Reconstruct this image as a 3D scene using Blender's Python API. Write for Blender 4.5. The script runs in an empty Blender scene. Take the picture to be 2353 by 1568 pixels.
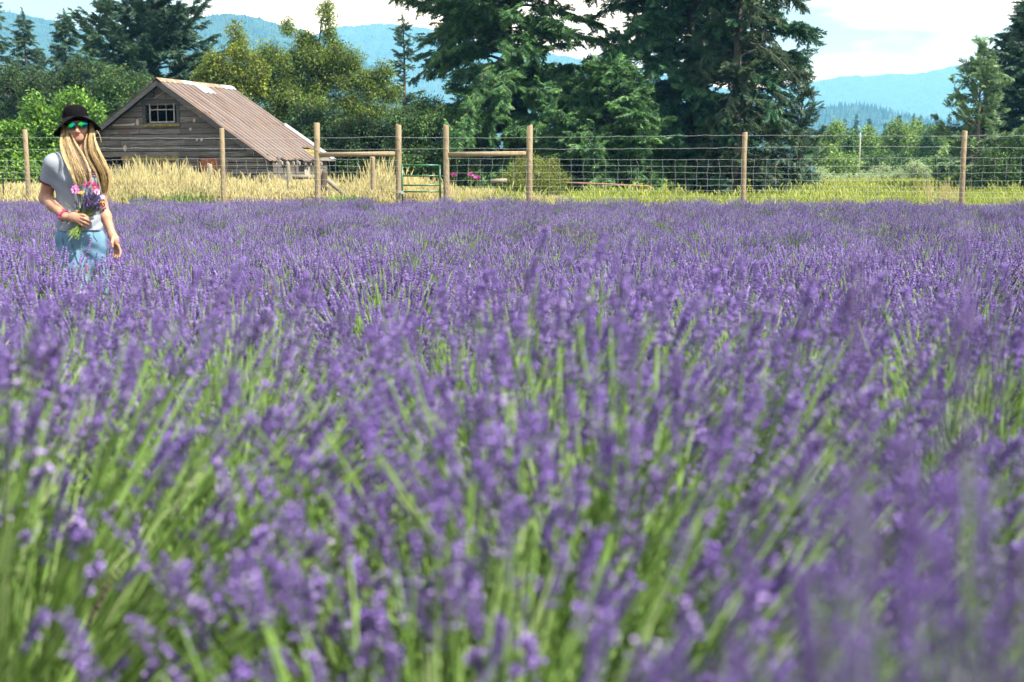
import bpy, math, random
import numpy as np
from mathutils import Vector, Matrix, Euler

SC = bpy.context.scene
COL = SC.collection
R = math.radians
PI = math.pi

# ------------------------------------------------------------------ camera
F = 2941.0                      # focal length in pixels of a 2353 px wide picture
CAM_Z = 1.26
PITCH = math.atan((784 - 395) / F)
cam_d = bpy.data.cameras.new('camera')
cam = bpy.data.objects.new('camera', cam_d)
COL.objects.link(cam)
cam.location = (0, 0, CAM_Z)
cam.rotation_euler = (PI / 2 - PITCH, 0, 0)
cam_d.lens = 36 * F / 2353.0
cam_d.sensor_width = 36
cam_d.clip_start = 0.05
cam_d.clip_end = 30000
cam_d.dof.use_dof = True
cam_d.dof.focus_distance = 15.0
cam_d.dof.aperture_fstop = 3.9
SC.camera = cam

# ------------------------------------------------------------------ sky and sun
SUN = Vector((0.60, -0.34, 0.92)).normalized()
w = bpy.data.worlds.new('World')
SC.world = w
w.use_nodes = True
nt = w.node_tree
nt.nodes.clear()
N = nt.nodes.new
L = nt.links.new
out = N('ShaderNodeOutputWorld')
sky = N('ShaderNodeTexSky')
sky.sky_type = 'NISHITA'
sky.sun_disc = False
sky.sun_elevation = math.asin(SUN.z)
sky.sun_rotation = math.atan2(SUN.x, SUN.y)
bg_sky = N('ShaderNodeBackground')
bg_sky.inputs['Strength'].default_value = 0.05
L(sky.outputs[0], bg_sky.inputs['Color'])
tc = N('ShaderNodeTexCoord')
mp = N('ShaderNodeMapping')
mp.inputs['Scale'].default_value = (2.0, 2.0, 9.0)
mp.inputs['Location'].default_value = (0.35, 0.1, 0.0)
L(tc.outputs['Generated'], mp.inputs['Vector'])
nz = N('ShaderNodeTexNoise')
nz.inputs['Scale'].default_value = 2.1
nz.inputs['Detail'].default_value = 5
nz.inputs['Roughness'].default_value = 0.5
L(mp.outputs[0], nz.inputs['Vector'])
rp = N('ShaderNodeMapRange')
rp.inputs['From Min'].default_value = 0.43
rp.inputs['From Max'].default_value = 0.66
rp.inputs['To Min'].default_value = 0.06
rp.inputs['To Max'].default_value = 1.0
L(nz.outputs[0], rp.inputs['Value'])
bg_cl = N('ShaderNodeBackground')
bg_cl.inputs['Color'].default_value = (0.97, 0.99, 1.0, 1)
bg_cl.inputs['Strength'].default_value = 1.12
mx = N('ShaderNodeMixShader')
L(rp.outputs[0], mx.inputs[0])
L(bg_sky.outputs[0], mx.inputs[1])
L(bg_cl.outputs[0], mx.inputs[2])
L(mx.outputs[0], out.inputs['Surface'])

sd = bpy.data.lights.new('sun', 'SUN')
sd.energy = 5.0
sd.angle = R(0.6)
sd.color = (1.0, 0.955, 0.88)
so = bpy.data.objects.new('sun', sd)
COL.objects.link(so)
so.rotation_euler = SUN.to_track_quat('Z', 'Y').to_euler()
so.location = (20, -5, 40)

SC.view_settings.view_transform = 'Standard'
SC.view_settings.look = 'None'
SC.view_settings.exposure = 1.32
SC.view_settings.gamma = 1.0
SC.render.engine = 'CYCLES'
SC.cycles.use_denoising = True
SC.cycles.max_bounces = 6
SC.cycles.diffuse_bounces = 3
SC.cycles.transmission_bounces = 3
SC.cycles.volume_bounces = 1
SC.cycles.caustics_reflective = False
SC.cycles.caustics_refractive = False

# ------------------------------------------------------------------ helpers
def at(px, py, Y):
    """3-D point seen at picture position px, py (2353 wide) at distance Y."""
    cx, cy = (px - 1176.5) / F, (784 - py) / F
    c, s = math.cos(PITCH), math.sin(PITCH)
    d = Vector((cx, c + cy * s, -s + cy * c))
    k = Y / d.y
    return Vector((d.x * k, Y, CAM_Z + d.z * k))

def ground_z(x, y):
    t = np.clip((7.0 - np.asarray(y, float)) / 6.5, 0, 1)
    return 0.27 * t * t * (3 - 2 * t)

def at_ground(px, Y):
    p = at(px, 400, Y)
    return Vector((p.x, Y, float(ground_z(p.x, Y))))

class MB:
    """collects geometry for one mesh"""
    def __init__(s):
        s.v, s.f, s.t, s.n = [], [], [], 0
    def add(s, verts, faces, mat=0, tint=0.5, smooth=False):
        verts = np.asarray(verts, np.float32).reshape(-1, 3)
        faces = np.asarray(faces, np.int64)
        s.v.append(verts)
        s.t.append(np.broadcast_to(np.asarray(tint, np.float32), (len(verts),)).copy())
        s.f.append((faces + s.n, mat, smooth))
        s.n += len(verts)
    def many(s, tv, tf, M, mat=0, tint=0.5, smooth=False):
        """template verts tv, faces tf, placed by N 3x4 matrices"""
        M = np.asarray(M, np.float32)
        n, m = len(M), len(tv)
        tv = np.asarray(tv, np.float32)
        V = np.einsum('nij,mj->nmi', M[:, :, :3], tv) + M[:, None, :, 3]
        Fc = (np.asarray(tf)[None] + (np.arange(n) * m)[:, None, None]).reshape(-1, np.asarray(tf).shape[1])
        t = np.asarray(tint, np.float32)
        if t.ndim == 1 and len(t) == n:
            t = np.repeat(t, m)
        s.add(V.reshape(-1, 3), Fc, mat, t, smooth)
    def tubes(s, P, Rr, sides=4, mat=0, tint=0.5, smooth=True, cap=False):
        """N tubes along P (N,k,3) with radii (k,) or (N,k)"""
        P = np.asarray(P, np.float64)
        if P.ndim == 2:
            P = P[None]
        n, k, _ = P.shape
        Rr = np.broadcast_to(np.asarray(Rr, np.float64), (n, k))
        T = np.gradient(P, axis=1)
        T /= np.linalg.norm(T, axis=2, keepdims=True) + 1e-9
        mean = T.mean(axis=1)
        ref = np.where(np.abs(mean[:, 2:3]) > 0.8, np.array([[1.0, 0, 0]]), np.array([[0, 0, 1.0]]))
        A = np.cross(T, ref[:, None, :])
        A /= np.linalg.norm(A, axis=2, keepdims=True) + 1e-9
        B = np.cross(T, A)
        ang = np.arange(sides) * 2 * PI / sides
        V = (P[:, :, None] + Rr[:, :, None, None] * (A[:, :, None] * np.cos(ang)[None, None, :, None] + B[:, :, None] * np.sin(ang)[None, None, :, None]))
        i = np.arange(k - 1)[:, None] * sides
        j = np.arange(sides)[None]
        j2 = (j + 1) % sides
        q = np.stack([i + j, i + sides + j, i + sides + j2, i + j2], -1).reshape(-1, 4)
        Fc = (q[None] + (np.arange(n) * k * sides)[:, None, None]).reshape(-1, 4)
        t = np.asarray(tint, np.float32)
        if t.ndim == 1 and len(t) == n:
            t = np.repeat(t, k * sides)
        base = s.n
        s.add(V.reshape(-1, 3), Fc, mat, t, smooth)
        if cap:
            c0 = (np.arange(n) * k * sides)[:, None] + np.arange(sides)[None]
            c1 = c0 + (k - 1) * sides
            s.f.append((c0 + base, mat, False))
            s.f.append((c1[:, ::-1] + base, mat, False))
    def box(s, lo, hi, M=None, mat=0, tint=0.5):
        x0, y0, z0 = lo
        x1, y1, z1 = hi
        v = np.array([(x0,y0,z0),(x1,y0,z0),(x1,y1,z0),(x0,y1,z0),(x0,y0,z1),(x1,y0,z1),(x1,y1,z1),(x0,y1,z1)], float)
        if M is not None:
            M = np.array(M)
            v = v @ M[:3, :3].T + M[:3, 3]
        s.add(v, [(0,3,2,1),(4,5,6,7),(0,1,5,4),(1,2,6,5),(2,3,7,6),(3,0,4,7)], mat, tint)
    def prism(s, poly, y0, y1, mat=0, tint=0.5):
        """polygon in x,z extruded from y0 to y1 (counter-clockwise seen from -y)"""
        n = len(poly)
        v = [(x, y0, z) for x, z in poly] + [(x, y1, z) for x, z in poly]
        s.add(v, [[(i + 1) % n, i, n + i, n + (i + 1) % n] for i in range(n)], mat, tint)
        b = s.n - 2 * n
        s.f.append((np.array([list(range(n))]) + b, mat, False))
        s.f.append((np.array([list(range(2 * n - 1, n - 1, -1))]) + b, mat, False))
    def mesh(s, name, mats):
        me = bpy.data.meshes.new(name)
        V = np.concatenate(s.v) if s.v else np.zeros((0, 3), np.float32)
        me.vertices.add(len(V))
        me.vertices.foreach_set('co', V.ravel())
        tot = sum(f.size for f, _, _ in s.f)
        npoly = sum(len(f) for f, _, _ in s.f)
        me.loops.add(tot)
        me.loops.foreach_set('vertex_index', np.concatenate([f.ravel() for f, _, _ in s.f]).astype(np.int32))
        me.polygons.add(npoly)
        sizes = np.concatenate([np.full(len(f), f.shape[1]) for f, _, _ in s.f])
        starts = np.concatenate([[0], np.cumsum(sizes)[:-1]])
        me.polygons.foreach_set('loop_start', starts.astype(np.int32))
        me.polygons.foreach_set('material_index', np.concatenate([np.full(len(f), m) for f, m, _ in s.f]).astype(np.int32))
        me.polygons.foreach_set('use_smooth', np.concatenate([np.full(len(f), b) for f, _, b in s.f]).astype(bool))
        a = me.attributes.new('tint', 'FLOAT', 'POINT')
        a.data.foreach_set('value', np.concatenate(s.t))
        for m in (mats if isinstance(mats, (list, tuple)) else [mats]):
            me.materials.append(m)
        me.update(calc_edges=True)
        me.validate()
        return me
    def build(s, name, mats, parent=None):
        o = bpy.data.objects.new(name, s.mesh(name, mats))
        COL.objects.link(o)
        if parent is not None:
            o.parent = parent
        return o

def tag(o, label=None, cat=None, group=None, kind=None):
    if label: o['label'] = label
    if cat: o['category'] = cat
    if group: o['group'] = group
    if kind: o['kind'] = kind
    return o

def thing(name, label, cat, loc=(0, 0, 0), rz=0.0, group=None):
    o = bpy.data.objects.new(name, None)
    o.empty_display_size = 0.1
    COL.objects.link(o)
    o.location = loc
    o.rotation_euler = (0, 0, rz)
    return tag(o, label, cat, group)

# ------------------------------------------------------------------ materials
def new_mat(name):
    m = bpy.data.materials.new(name)
    m.use_nodes = True
    t = m.node_tree
    t.nodes.clear()
    return m, t

def ramp(t, fac, stops):
    n = t.nodes.new('ShaderNodeValToRGB')
    e = n.color_ramp.elements
    while len(e) < len(stops):
        e.new(0.5)
    for i, (p, c) in enumerate(stops):
        e[i].position = p
        e[i].color = (*c, 1)
    t.links.new(fac, n.inputs[0])
    return n.outputs[0]

def noise(t, scale, detail=4, vec='Object', stretch=(1, 1, 1), rough=0.55):
    c = t.nodes.new('ShaderNodeTexCoord')
    m = t.nodes.new('ShaderNodeMapping')
    m.inputs['Scale'].default_value = stretch
    t.links.new(c.outputs[vec], m.inputs[0])
    n = t.nodes.new('ShaderNodeTexNoise')
    n.inputs['Scale'].default_value = scale
    n.inputs['Detail'].default_value = detail
    n.inputs['Roughness'].default_value = rough
    t.links.new(m.outputs[0], n.inputs['Vector'])
    return n.outputs[0]

def attr(t, name='tint', kind='GEOMETRY'):
    n = t.nodes.new('ShaderNodeAttribute')
    n.attribute_name = name
    n.attribute_type = kind
    return n.outputs['Fac']

def rnd(t):
    return t.nodes.new('ShaderNodeObjectInfo').outputs['Random']

def math_n(t, op, a, b):
    n = t.nodes.new('ShaderNodeMath')
    n.operation = op
    for i, v in enumerate((a, b)):
        if isinstance(v, (int, float)):
            n.inputs[i].default_value = v
        else:
            t.links.new(v, n.inputs[i])
    return n.outputs[0]

def mixc(t, fac, a, b, mode='MIX'):
    n = t.nodes.new('ShaderNodeMix')
    n.data_type = 'RGBA'
    n.blend_type = mode
    for s, v in ((n.inputs[0], fac), (n.inputs[6], a), (n.inputs[7], b)):
        if isinstance(v, (int, float)):
            s.default_value = v
        elif isinstance(v, tuple):
            s.default_value = (*v, 1)
        else:
            t.links.new(v, s)
    return n.outputs[2]

def finish(m, t, col, rough=0.7, spec=0.3, transl=0.0, bump=None, bump_d=0.01, metal=0.0, tcol=None):
    p = t.nodes.new('ShaderNodeBsdfPrincipled')
    p.inputs['Roughness'].default_value = rough
    p.inputs['Specular IOR Level'].default_value = spec
    p.inputs['Metallic'].default_value = metal
    if isinstance(col, tuple):
        p.inputs['Base Color'].default_value = (*col, 1)
    else:
        t.links.new(col, p.inputs['Base Color'])
    if bump is not None:
        b = t.nodes.new('ShaderNodeBump')
        b.inputs['Distance'].default_value = bump_d
        t.links.new(bump, b.inputs['Height'])
        t.links.new(b.outputs[0], p.inputs['Normal'])
    o = t.nodes.new('ShaderNodeOutputMaterial')
    if transl > 0:
        tr = t.nodes.new('ShaderNodeBsdfTranslucent')
        c = tcol if tcol is not None else col
        if isinstance(c, tuple):
            tr.inputs[0].default_value = (*c, 1)
        else:
            t.links.new(c, tr.inputs[0])
        mxs = t.nodes.new('ShaderNodeMixShader')
        mxs.inputs[0].default_value = transl
        t.links.new(p.outputs[0], mxs.inputs[1])
        t.links.new(tr.outputs[0], mxs.inputs[2])
        t.links.new(mxs.outputs[0], o.inputs[0])
    else:
        t.links.new(p.outputs[0], o.inputs[0])
    return m

def leaf_mat(name, c0, c1, c2=None, transl=0.25, rough=0.55, spec=0.3):
    """leaf colour varies from sprig to sprig and from leaf to leaf"""
    m, t = new_mat(name)
    f = math_n(t, 'ADD', math_n(t, 'MULTIPLY', rnd(t), 0.55), math_n(t, 'MULTIPLY', attr(t), 0.45))
    col = ramp(t, f, [(0.15, c0), (0.6, c1)] + ([(0.92, c2)] if c2 else []))
    return finish(m, t, col, rough, spec, transl)

def plain(name, c, rough=0.7, spec=0.3, var=0.0, scale=20, bump=0.0, metal=0.0, stretch=(1, 1, 1)):
    m, t = new_mat(name)
    if var or bump:
        n = noise(t, scale, 5, stretch=stretch)
        col = ramp(t, n, [(0.3, tuple(x * (1 - var) for x in c)), (0.7, tuple(min(1, x * (1 + var)) for x in c))]) if var else c
        return finish(m, t, col, rough, spec, bump=n if bump else None, bump_d=bump, metal=metal)
    return finish(m, t, c, rough, spec, metal=metal)

# ------------------------------------------------------------------ scattering many small pieces as ONE object
_groups = {}
def proto(name, mb, mats):
    """a piece that lives only as mesh data for scattering"""
    return bpy.data.objects.new(name, mb.mesh(name, mats))

def scatter_group(protos):
    key = tuple(p.name for p in protos)
    if key in _groups:
        return _groups[key]
    g = bpy.data.node_groups.new('scatter', 'GeometryNodeTree')
    g.interface.new_socket('Geometry', in_out='INPUT', socket_type='NodeSocketGeometry')
    g.interface.new_socket('Geometry', in_out='OUTPUT', socket_type='NodeSocketGeometry')
    n, l = g.nodes.new, g.links.new
    gi, go = n('NodeGroupInput'), n('NodeGroupOutput')
    g2i = n('GeometryNodeGeometryToInstance')
    for p in reversed(protos):      # the node stacks its inputs last to first
        oi = n('GeometryNodeObjectInfo')
        oi.inputs['Object'].default_value = p
        oi.inputs['As Instance'].default_value = False
        l(oi.outputs['Geometry'], g2i.inputs[0])
    iop = n('GeometryNodeInstanceOnPoints')
    iop.inputs['Pick Instance'].default_value = True
    l(gi.outputs[0], iop.inputs['Points'])
    l(g2i.outputs[0], iop.inputs['Instance'])
    def na(name, typ):
        a = n('GeometryNodeInputNamedAttribute')
        a.data_type = typ
        a.inputs['Name'].default_value = name
        return [o for o in a.outputs if o.enabled and o.name == 'Attribute'][0]
    l(na('idx', 'INT'), iop.inputs['Instance Index'])
    e = n('FunctionNodeEulerToRotation')
    l(na('rot', 'FLOAT_VECTOR'), e.inputs[0])
    l(e.outputs[0], iop.inputs['Rotation'])
    l(na('scl', 'FLOAT_VECTOR'), iop.inputs['Scale'])
    l(iop.outputs[0], go.inputs[0])
    _groups[key] = g
    return g

def scatter(name, P, rot, scl, idx, protos, parent=None):
    P = np.asarray(P, np.float32).reshape(-1, 3)
    n = len(P)
    me = bpy.data.meshes.new(name)
    me.vertices.add(n)
    me.vertices.foreach_set('co', P.ravel())
    scl = np.asarray(scl, np.float32)
    if scl.ndim == 1:
        scl = np.repeat(scl[:, None], 3, 1)
    a = me.attributes.new('rot', 'FLOAT_VECTOR', 'POINT'); a.data.foreach_set('vector', np.asarray(rot, np.float32).ravel())
    a = me.attributes.new('scl', 'FLOAT_VECTOR', 'POINT'); a.data.foreach_set('vector', scl.ravel())
    a = me.attributes.new('idx', 'INT', 'POINT'); a.data.foreach_set('value', np.asarray(idx, np.int32))
    for m in protos[0].data.materials:
        me.materials.append(m)
    o = bpy.data.objects.new(name, me)
    COL.objects.link(o)
    if parent is not None:
        o.parent = parent
    md = o.modifiers.new('scatter', 'NODES')
    md.node_group = scatter_group(protos)
    return o

def frames_to_euler(fwd, up):
    """euler angles that turn +X to fwd and +Z near up"""
    x = fwd / (np.linalg.norm(fwd, axis=1, keepdims=True) + 1e-9)
    y = np.cross(up, x)
    y /= np.linalg.norm(y, axis=1, keepdims=True) + 1e-9
    z = np.cross(x, y)
    ry = -np.arcsin(np.clip(x[:, 2], -1, 1))
    rx = np.arctan2(y[:, 2], z[:, 2])
    rz = np.arctan2(x[:, 1], x[:, 0])
    return np.stack([rx, ry, rz], 1)
# ------------------------------------------------------------------ ground, hills
def grid_mesh(X, Y, Z):
    ny, nx = X.shape
    V = np.stack([X, Y, Z], -1).reshape(-1, 3)
    i = np.arange(ny - 1)[:, None] * nx
    j = np.arange(nx - 1)[None]
    Fc = np.stack([i + j, i + j + 1, i + nx + j + 1, i + nx + j], -1).reshape(-1, 4)
    return V, Fc

def make_ground():
    m, t = new_mat('earth and meadow')
    c = t.nodes.new('ShaderNodeTexCoord')
    sep = t.nodes.new('ShaderNodeSeparateXYZ')
    t.links.new(c.outputs['Object'], sep.inputs[0])
    field = t.nodes.new('ShaderNodeMapRange')
    field.inputs['From Min'].default_value = 30.5
    field.inputs['From Max'].default_value = 32.0
    t.links.new(sep.outputs['Y'], field.inputs[0])
    soil = ramp(t, noise(t, 6, 6), [(0.3, (0.035, 0.03, 0.02)), (0.7, (0.09, 0.075, 0.05))])
    mead = ramp(t, noise(t, 0.35, 6), [(0.3, (0.11, 0.14, 0.03)), (0.7, (0.22, 0.22, 0.07))])
    finish(m, t, mixc(t, field.outputs[0], soil, mead), 0.95, 0.1, bump=noise(t, 9, 6), bump_d=0.03)
    mb = MB()
    ys = np.concatenate([np.linspace(-60, -2, 8), np.linspace(-1, 9, 41), np.linspace(10, 120, 40), np.geomspace(130, 6800, 24)])
    for a, b in ((0, 1),):
        xs = np.concatenate([-np.geomspace(7500, 40, 16), np.linspace(-35, 35, 36), np.geomspace(40, 7500, 16)])
        X, Y = np.meshgrid(xs, ys)
        V, Fc = grid_mesh(X, Y, ground_z(X, Y))
        mb.add(V, Fc, 0, smooth=True)
    return tag(mb.build('ground', m), kind='structure')
make_ground()

def ridge_noise(x, seed, octs):
    rng = np.random.default_rng(seed)
    y = np.zeros_like(x)
    for wl, amp in octs:
        ph = rng.uniform(0, 2 * PI, 3)
        y += amp * (np.sin(x * 2 * PI / wl + ph[0]) + 0.6 * np.sin(x * 2 * PI / wl * 1.73 + ph[1]) + 0.4 * np.sin(x * 2 * PI / wl * 2.61 + ph[2]))
    return y

hill_mat, t = new_mat('forested slope')
finish(hill_mat, t, ramp(t, noise(t, 0.02, 8, rough=0.7), [(0.3, (0.012, 0.03, 0.018)), (0.55, (0.03, 0.06, 0.03)), (0.75, (0.05, 0.085, 0.035))]), 0.95, 0.05,
       bump=noise(t, 0.06, 5), bump_d=8)

def hill(name, D, prof, depth, seed, foot=0.55):
    """prof: list of (px, py) of the skyline; the slope falls towards the viewer and behind"""
    pxs = np.array([p[0] for p in prof], float)
    pys = np.array([p[1] for p in prof], float)
    px = np.linspace(pxs[0], pxs[-1], 260)
    py = np.interp(px, pxs, pys)
    k = np.ones(9) / 9
    py = np.convolve(np.pad(py, 4, mode='edge'), k, 'valid')
    Xr = (px - 1176.5) / F * D
    Zr = CAM_Z + (395 - py) / F * D
    Zr = np.maximum(Zr + ridge_noise(Xr, seed, [(D * 0.08, D * 0.0008), (D * 0.012, D * 0.0003)]), -5)
    rows = []
    for s_ in np.linspace(-1, 1, 41):
        a = abs(s_)
        h = (1 - a) ** 1.15 if s_ < 0 else (1 - a)
        Yd = D + s_ * depth
        Zs = Zr * h - 3 * a + ridge_noise(Xr + s_ * 900, seed + 3, [(D * 0.1, D * 0.0016)]) * a * (1 - a) * 4
        rows.append((Xr * (1 + 0.0 * s_), np.full_like(Xr, Yd), Zs))
    X = np.array([r[0] for r in rows]); Y = np.array([r[1] for r in rows]); Z = np.array([r[2] for r in rows])
    V, Fc = grid_mesh(X, Y, Z)
    mb = MB()
    mb.add(V, Fc, 0, smooth=True)
    o = tag(mb.build(name, hill_mat), kind='structure')
    return X, Y, Z

H1 = hill('hill', 2300, [(-900, 120), (-420, 60), (-150, 40), (0, 34), (60, 42), (130, 58), (200, 74), (280, 92), (340, 120), (400, 80), (455, 48), (520, 44), (600, 52), (660, 66), (720, 84), (800, 120), (900, 190), (1050, 300), (1250, 394)], 1100, 5)
H2 = hill('hill', 3900, [(420, 392), (560, 240), (700, 100), (780, 76), (850, 66), (920, 64), (980, 74), (1080, 96), (1200, 120), (1400, 160), (1600, 190), (1780, 240), (1900, 330), (2000, 393)], 1300, 9)
H3 = hill('hill', 4600, [(1400, 393), (1600, 280), (1760, 208), (1840, 192), (1900, 184), (1960, 182), (2030, 178), (2100, 172), (2150, 162), (2200, 157), (2250, 160), (2300, 172), (2400, 180), (2600, 170), (2900, 210), (3300, 300), (3700, 393)], 1500, 13)
H4 = hill('hill', 2100, [(1500, 394), (1700, 330), (1850, 262), (1900, 248), (1960, 246), (2020, 258), (2080, 272), (2150, 284), (2300, 290), (2500, 280), (2800, 300), (3200, 394)], 600, 17)

# forest that covers the hills: simple conifers, tens of pixels away from being told apart
fm, t = new_mat('far conifers')
finish(fm, t, ramp(t, rnd(t), [(0.1, (0.012, 0.028, 0.016)), (0.9, (0.035, 0.06, 0.03))]), 0.9, 0.05)
def far_conifer(seed):
    rng = np.random.default_rng(seed)
    mb = MB()
    for i in range(6):
        z0 = 0.08 + i * 0.15
        r = 0.17 * (1 - i / 6.6) * rng.uniform(0.8, 1.2)
        n = 7
        a = np.arange(n) * 2 * PI / n + rng.uniform(0, 1)
        rr = r * rng.uniform(0.65, 1.25, n)
        v = np.concatenate([np.stack([rr * np.cos(a), rr * np.sin(a), np.full(n, z0) + rng.uniform(-.03, .03, n)], 1), [(0, 0, z0 + 0.26)]])
        mb.add(v, [(j, (j + 1) % n, n) for j in range(n)])
    return proto('far_conifer', mb, fm)
FARC = [far_conifer(s_) for s_ in range(3)]

def forest_on(H, n, seed, hmin, hmax, s_lo, s_hi, label):
    X, Y, Z = H
    rng = np.random.default_rng(seed)
    ny, nx = X.shape
    fi = rng.uniform(s_lo, s_hi, n) * (ny - 1)
    fj = rng.uniform(0.02, 0.98, n) * (nx - 1)
    i, j = fi.astype(int).clip(0, ny - 2), fj.astype(int).clip(0, nx - 2)
    u, v = (fi - i)[:, None], (fj - j)[:, None]
    G = np.stack([X, Y, Z], -1)
    P = G[i, j] * (1 - u) * (1 - v) + G[i + 1, j] * u * (1 - v) + G[i, j + 1] * (1 - u) * v + G[i + 1, j + 1] * u * v
    P[:, 2] -= 1.0
    h = rng.uniform(hmin, hmax, n)
    o = scatter('forest', P, np.stack([np.zeros(n), np.zeros(n), rng.uniform(0, 6.28, n)], 1), np.stack([h * 1.1, h * 1.1, h], 1), rng.integers(0, 3, n), FARC)
    return tag(o, label, 'forest', kind='stuff')
forest_on(H1, 16000, 1, 4, 9, 0.05, 0.53, 'hazy blue conifer forest covering the hill behind the barn')
forest_on(H2, 9000, 2, 6, 11, 0.1, 0.52, 'hazy blue forest on the hill between the yellow tree and the big spruces')
forest_on(H3, 9000, 3, 5, 10, 0.05, 0.52, 'pale hazy forest on the long hill at the right')
forest_on(H4, 9000, 4, 6, 11, 0.05, 0.55, 'hazy blue conifer woodland on the low ground before the right hill')

# the air
mb = MB()
mb.box((-8000, -70, -25), (8000, 7000, 500))
hz, t = new_mat('air')
pv = t.nodes.new('ShaderNodeVolumePrincipled')
pv.inputs['Color'].default_value = (0.17, 0.50, 1.0, 1)
pv.inputs['Density'].default_value = 0.00025
pv.inputs['Anisotropy'].default_value = 0.0
pv.inputs['Absorption Color'].default_value = (1, 1, 1, 1)
o_ = t.nodes.new('ShaderNodeOutputMaterial')
t.links.new(pv.outputs[0], o_.inputs['Volume'])
tag(mb.build('haze', hz), kind='stuff')
# ------------------------------------------------------------------ lavender
def lav_mats():
    m1, t = new_mat('lavender stem')
    finish(m1, t, ramp(t, attr(t), [(0.0, (0.12, 0.22, 0.045)), (0.5, (0.26, 0.43, 0.10)), (1.0, (0.40, 0.50, 0.24))]), 0.55, 0.3, 0.35)
    m2, t = new_mat('lavender calyx')
    f = math_n(t, 'ADD', math_n(t, 'MULTIPLY', attr(t), 0.6), math_n(t, 'MULTIPLY', rnd(t), 0.42))
    finish(m2, t, ramp(t, f, [(0.0, (0.30, 0.20, 0.12)), (0.05, (0.26, 0.22, 0.22)), (0.1, (0.105, 0.078, 0.17)), (0.45, (0.158, 0.103, 0.305)), (0.75, (0.215, 0.155, 0.385)), (1.0, (0.25, 0.24, 0.33))]), 0.55, 0.35, 0.28)
    m3, t = new_mat('lavender petal')
    finish(m3, t, ramp(t, attr(t), [(0.0, (0.33, 0.20, 0.62)), (0.6, (0.42, 0.28, 0.70)), (1.0, (0.58, 0.46, 0.78))]), 0.5, 0.3, 0.3)
    m4, t = new_mat('lavender leaf')
    finish(m4, t, ramp(t, attr(t), [(0.0, (0.07, 0.10, 0.05)), (1.0, (0.20, 0.25, 0.13))]), 0.7, 0.2, 0.2)
    return [m1, m2, m3, m4]
LAV = lav_mats()

def spike_template(rng, detail):
    """one flower head along +X of length 1 (widths in the same unit); returns calyx (v,f) and petals (v,f)"""
    cv, cf, pv_, pf = [], [], [], []
    if detail == 2:
        whorls = [0.0, 0.26, 0.42, 0.55, 0.67, 0.78, 0.88, 0.95]
        for wi, x in enumerate(whorls):
            r = 0.085 * (1 - 0.5 * x) * rng.uniform(0.85, 1.15)
            n = 6 if wi < 6 else 4
            for k in range(n):
                a = k * 2 * PI / n + wi * 0.5 + rng.uniform(-.25, .25)
                o = np.array([0, math.cos(a), math.sin(a)])
                d = np.array([0.75, 0.66 * o[1], 0.66 * o[2]])
                p0 = np.array([x - 0.03, 0, 0]) + o * 0.012
                ln = 0.13 * rng.uniform(0.8, 1.25)
                p1 = p0 + d * ln
                mid = p0 + d * ln * 0.6
                side = np.cross(d, o); side /= np.linalg.norm(side)
                nn = np.cross(side, d)
                b = len(cv); wd = 0.031 * rng.uniform(0.8, 1.2)
                cv += [p0, mid + side * wd, mid + nn * wd, mid - side * wd, mid - nn * wd, p1]
                cf += [(b, b+1, b+2), (b, b+2, b+3), (b, b+3, b+4), (b, b+4, b+1), (b+5, b+2, b+1), (b+5, b+3, b+2), (b+5, b+4, b+3), (b+5, b+1, b+4)]
                if rng.random() < 0.13:
                    b = len(pv_); q = p1
                    s2, n2 = side * 0.05, nn * 0.05
                    pv_ += [q, q + s2 + d * .05, q + n2 + d * .06, q - s2 + d * .05, q - n2 + d * .035]
                    pf += [(b, b+1, b+2), (b, b+2, b+3), (b, b+3, b+4), (b, b+4, b+1)]
    else:
        ns, xs = (6, [0, .05, .1, .2, .27, .36, .43, .5, .58, .66, .74, .82, .9, 1.0]) if detail == 1 else (4, [0, .08, .25, .4, .55, .72, .86, 1.0])
        for i, x in enumerate(xs):
            r = (0.095 if i % 2 else 0.05) * (1 - 0.45 * x)
            if i == 0 or i == len(xs) - 1: r = 0.012
            for k in range(ns):
                a = (k + 0.5 * (i % 2)) * 2 * PI / ns
                rr = r * rng.uniform(0.75, 1.3)
                cv.append((x + rng.uniform(-.02, .02), rr * math.cos(a), rr * math.sin(a)))
        for i in range(len(xs) - 1):
            for k in range(ns):
                a, b = i * ns + k, i * ns + (k + 1) % ns
                cf += [(a, b, b + ns), (a, b + ns, a + ns)]
        for k in range(7 if detail == 1 else 3):
            a = rng.uniform(0, 6.28); x = rng.uniform(0.05, 0.95)
            o = np.array([0, math.cos(a), math.sin(a)]); q = np.array([x, 0, 0]) + o * 0.09 * (1 - .4 * x)
            s_ = np.array([0, -o[2], o[1]]) * 0.06
            b = len(pv_)
            pv_ += [q - s_, q + s_, q + np.array([.10, 0, 0]) + o * 0.04]
            pf += [(b, b+1, b+2)]
    return (np.array(cv), np.array(cf)), (np.array(pv_).reshape(-1, 3), np.array(pf).reshape(-1, 3))

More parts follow.
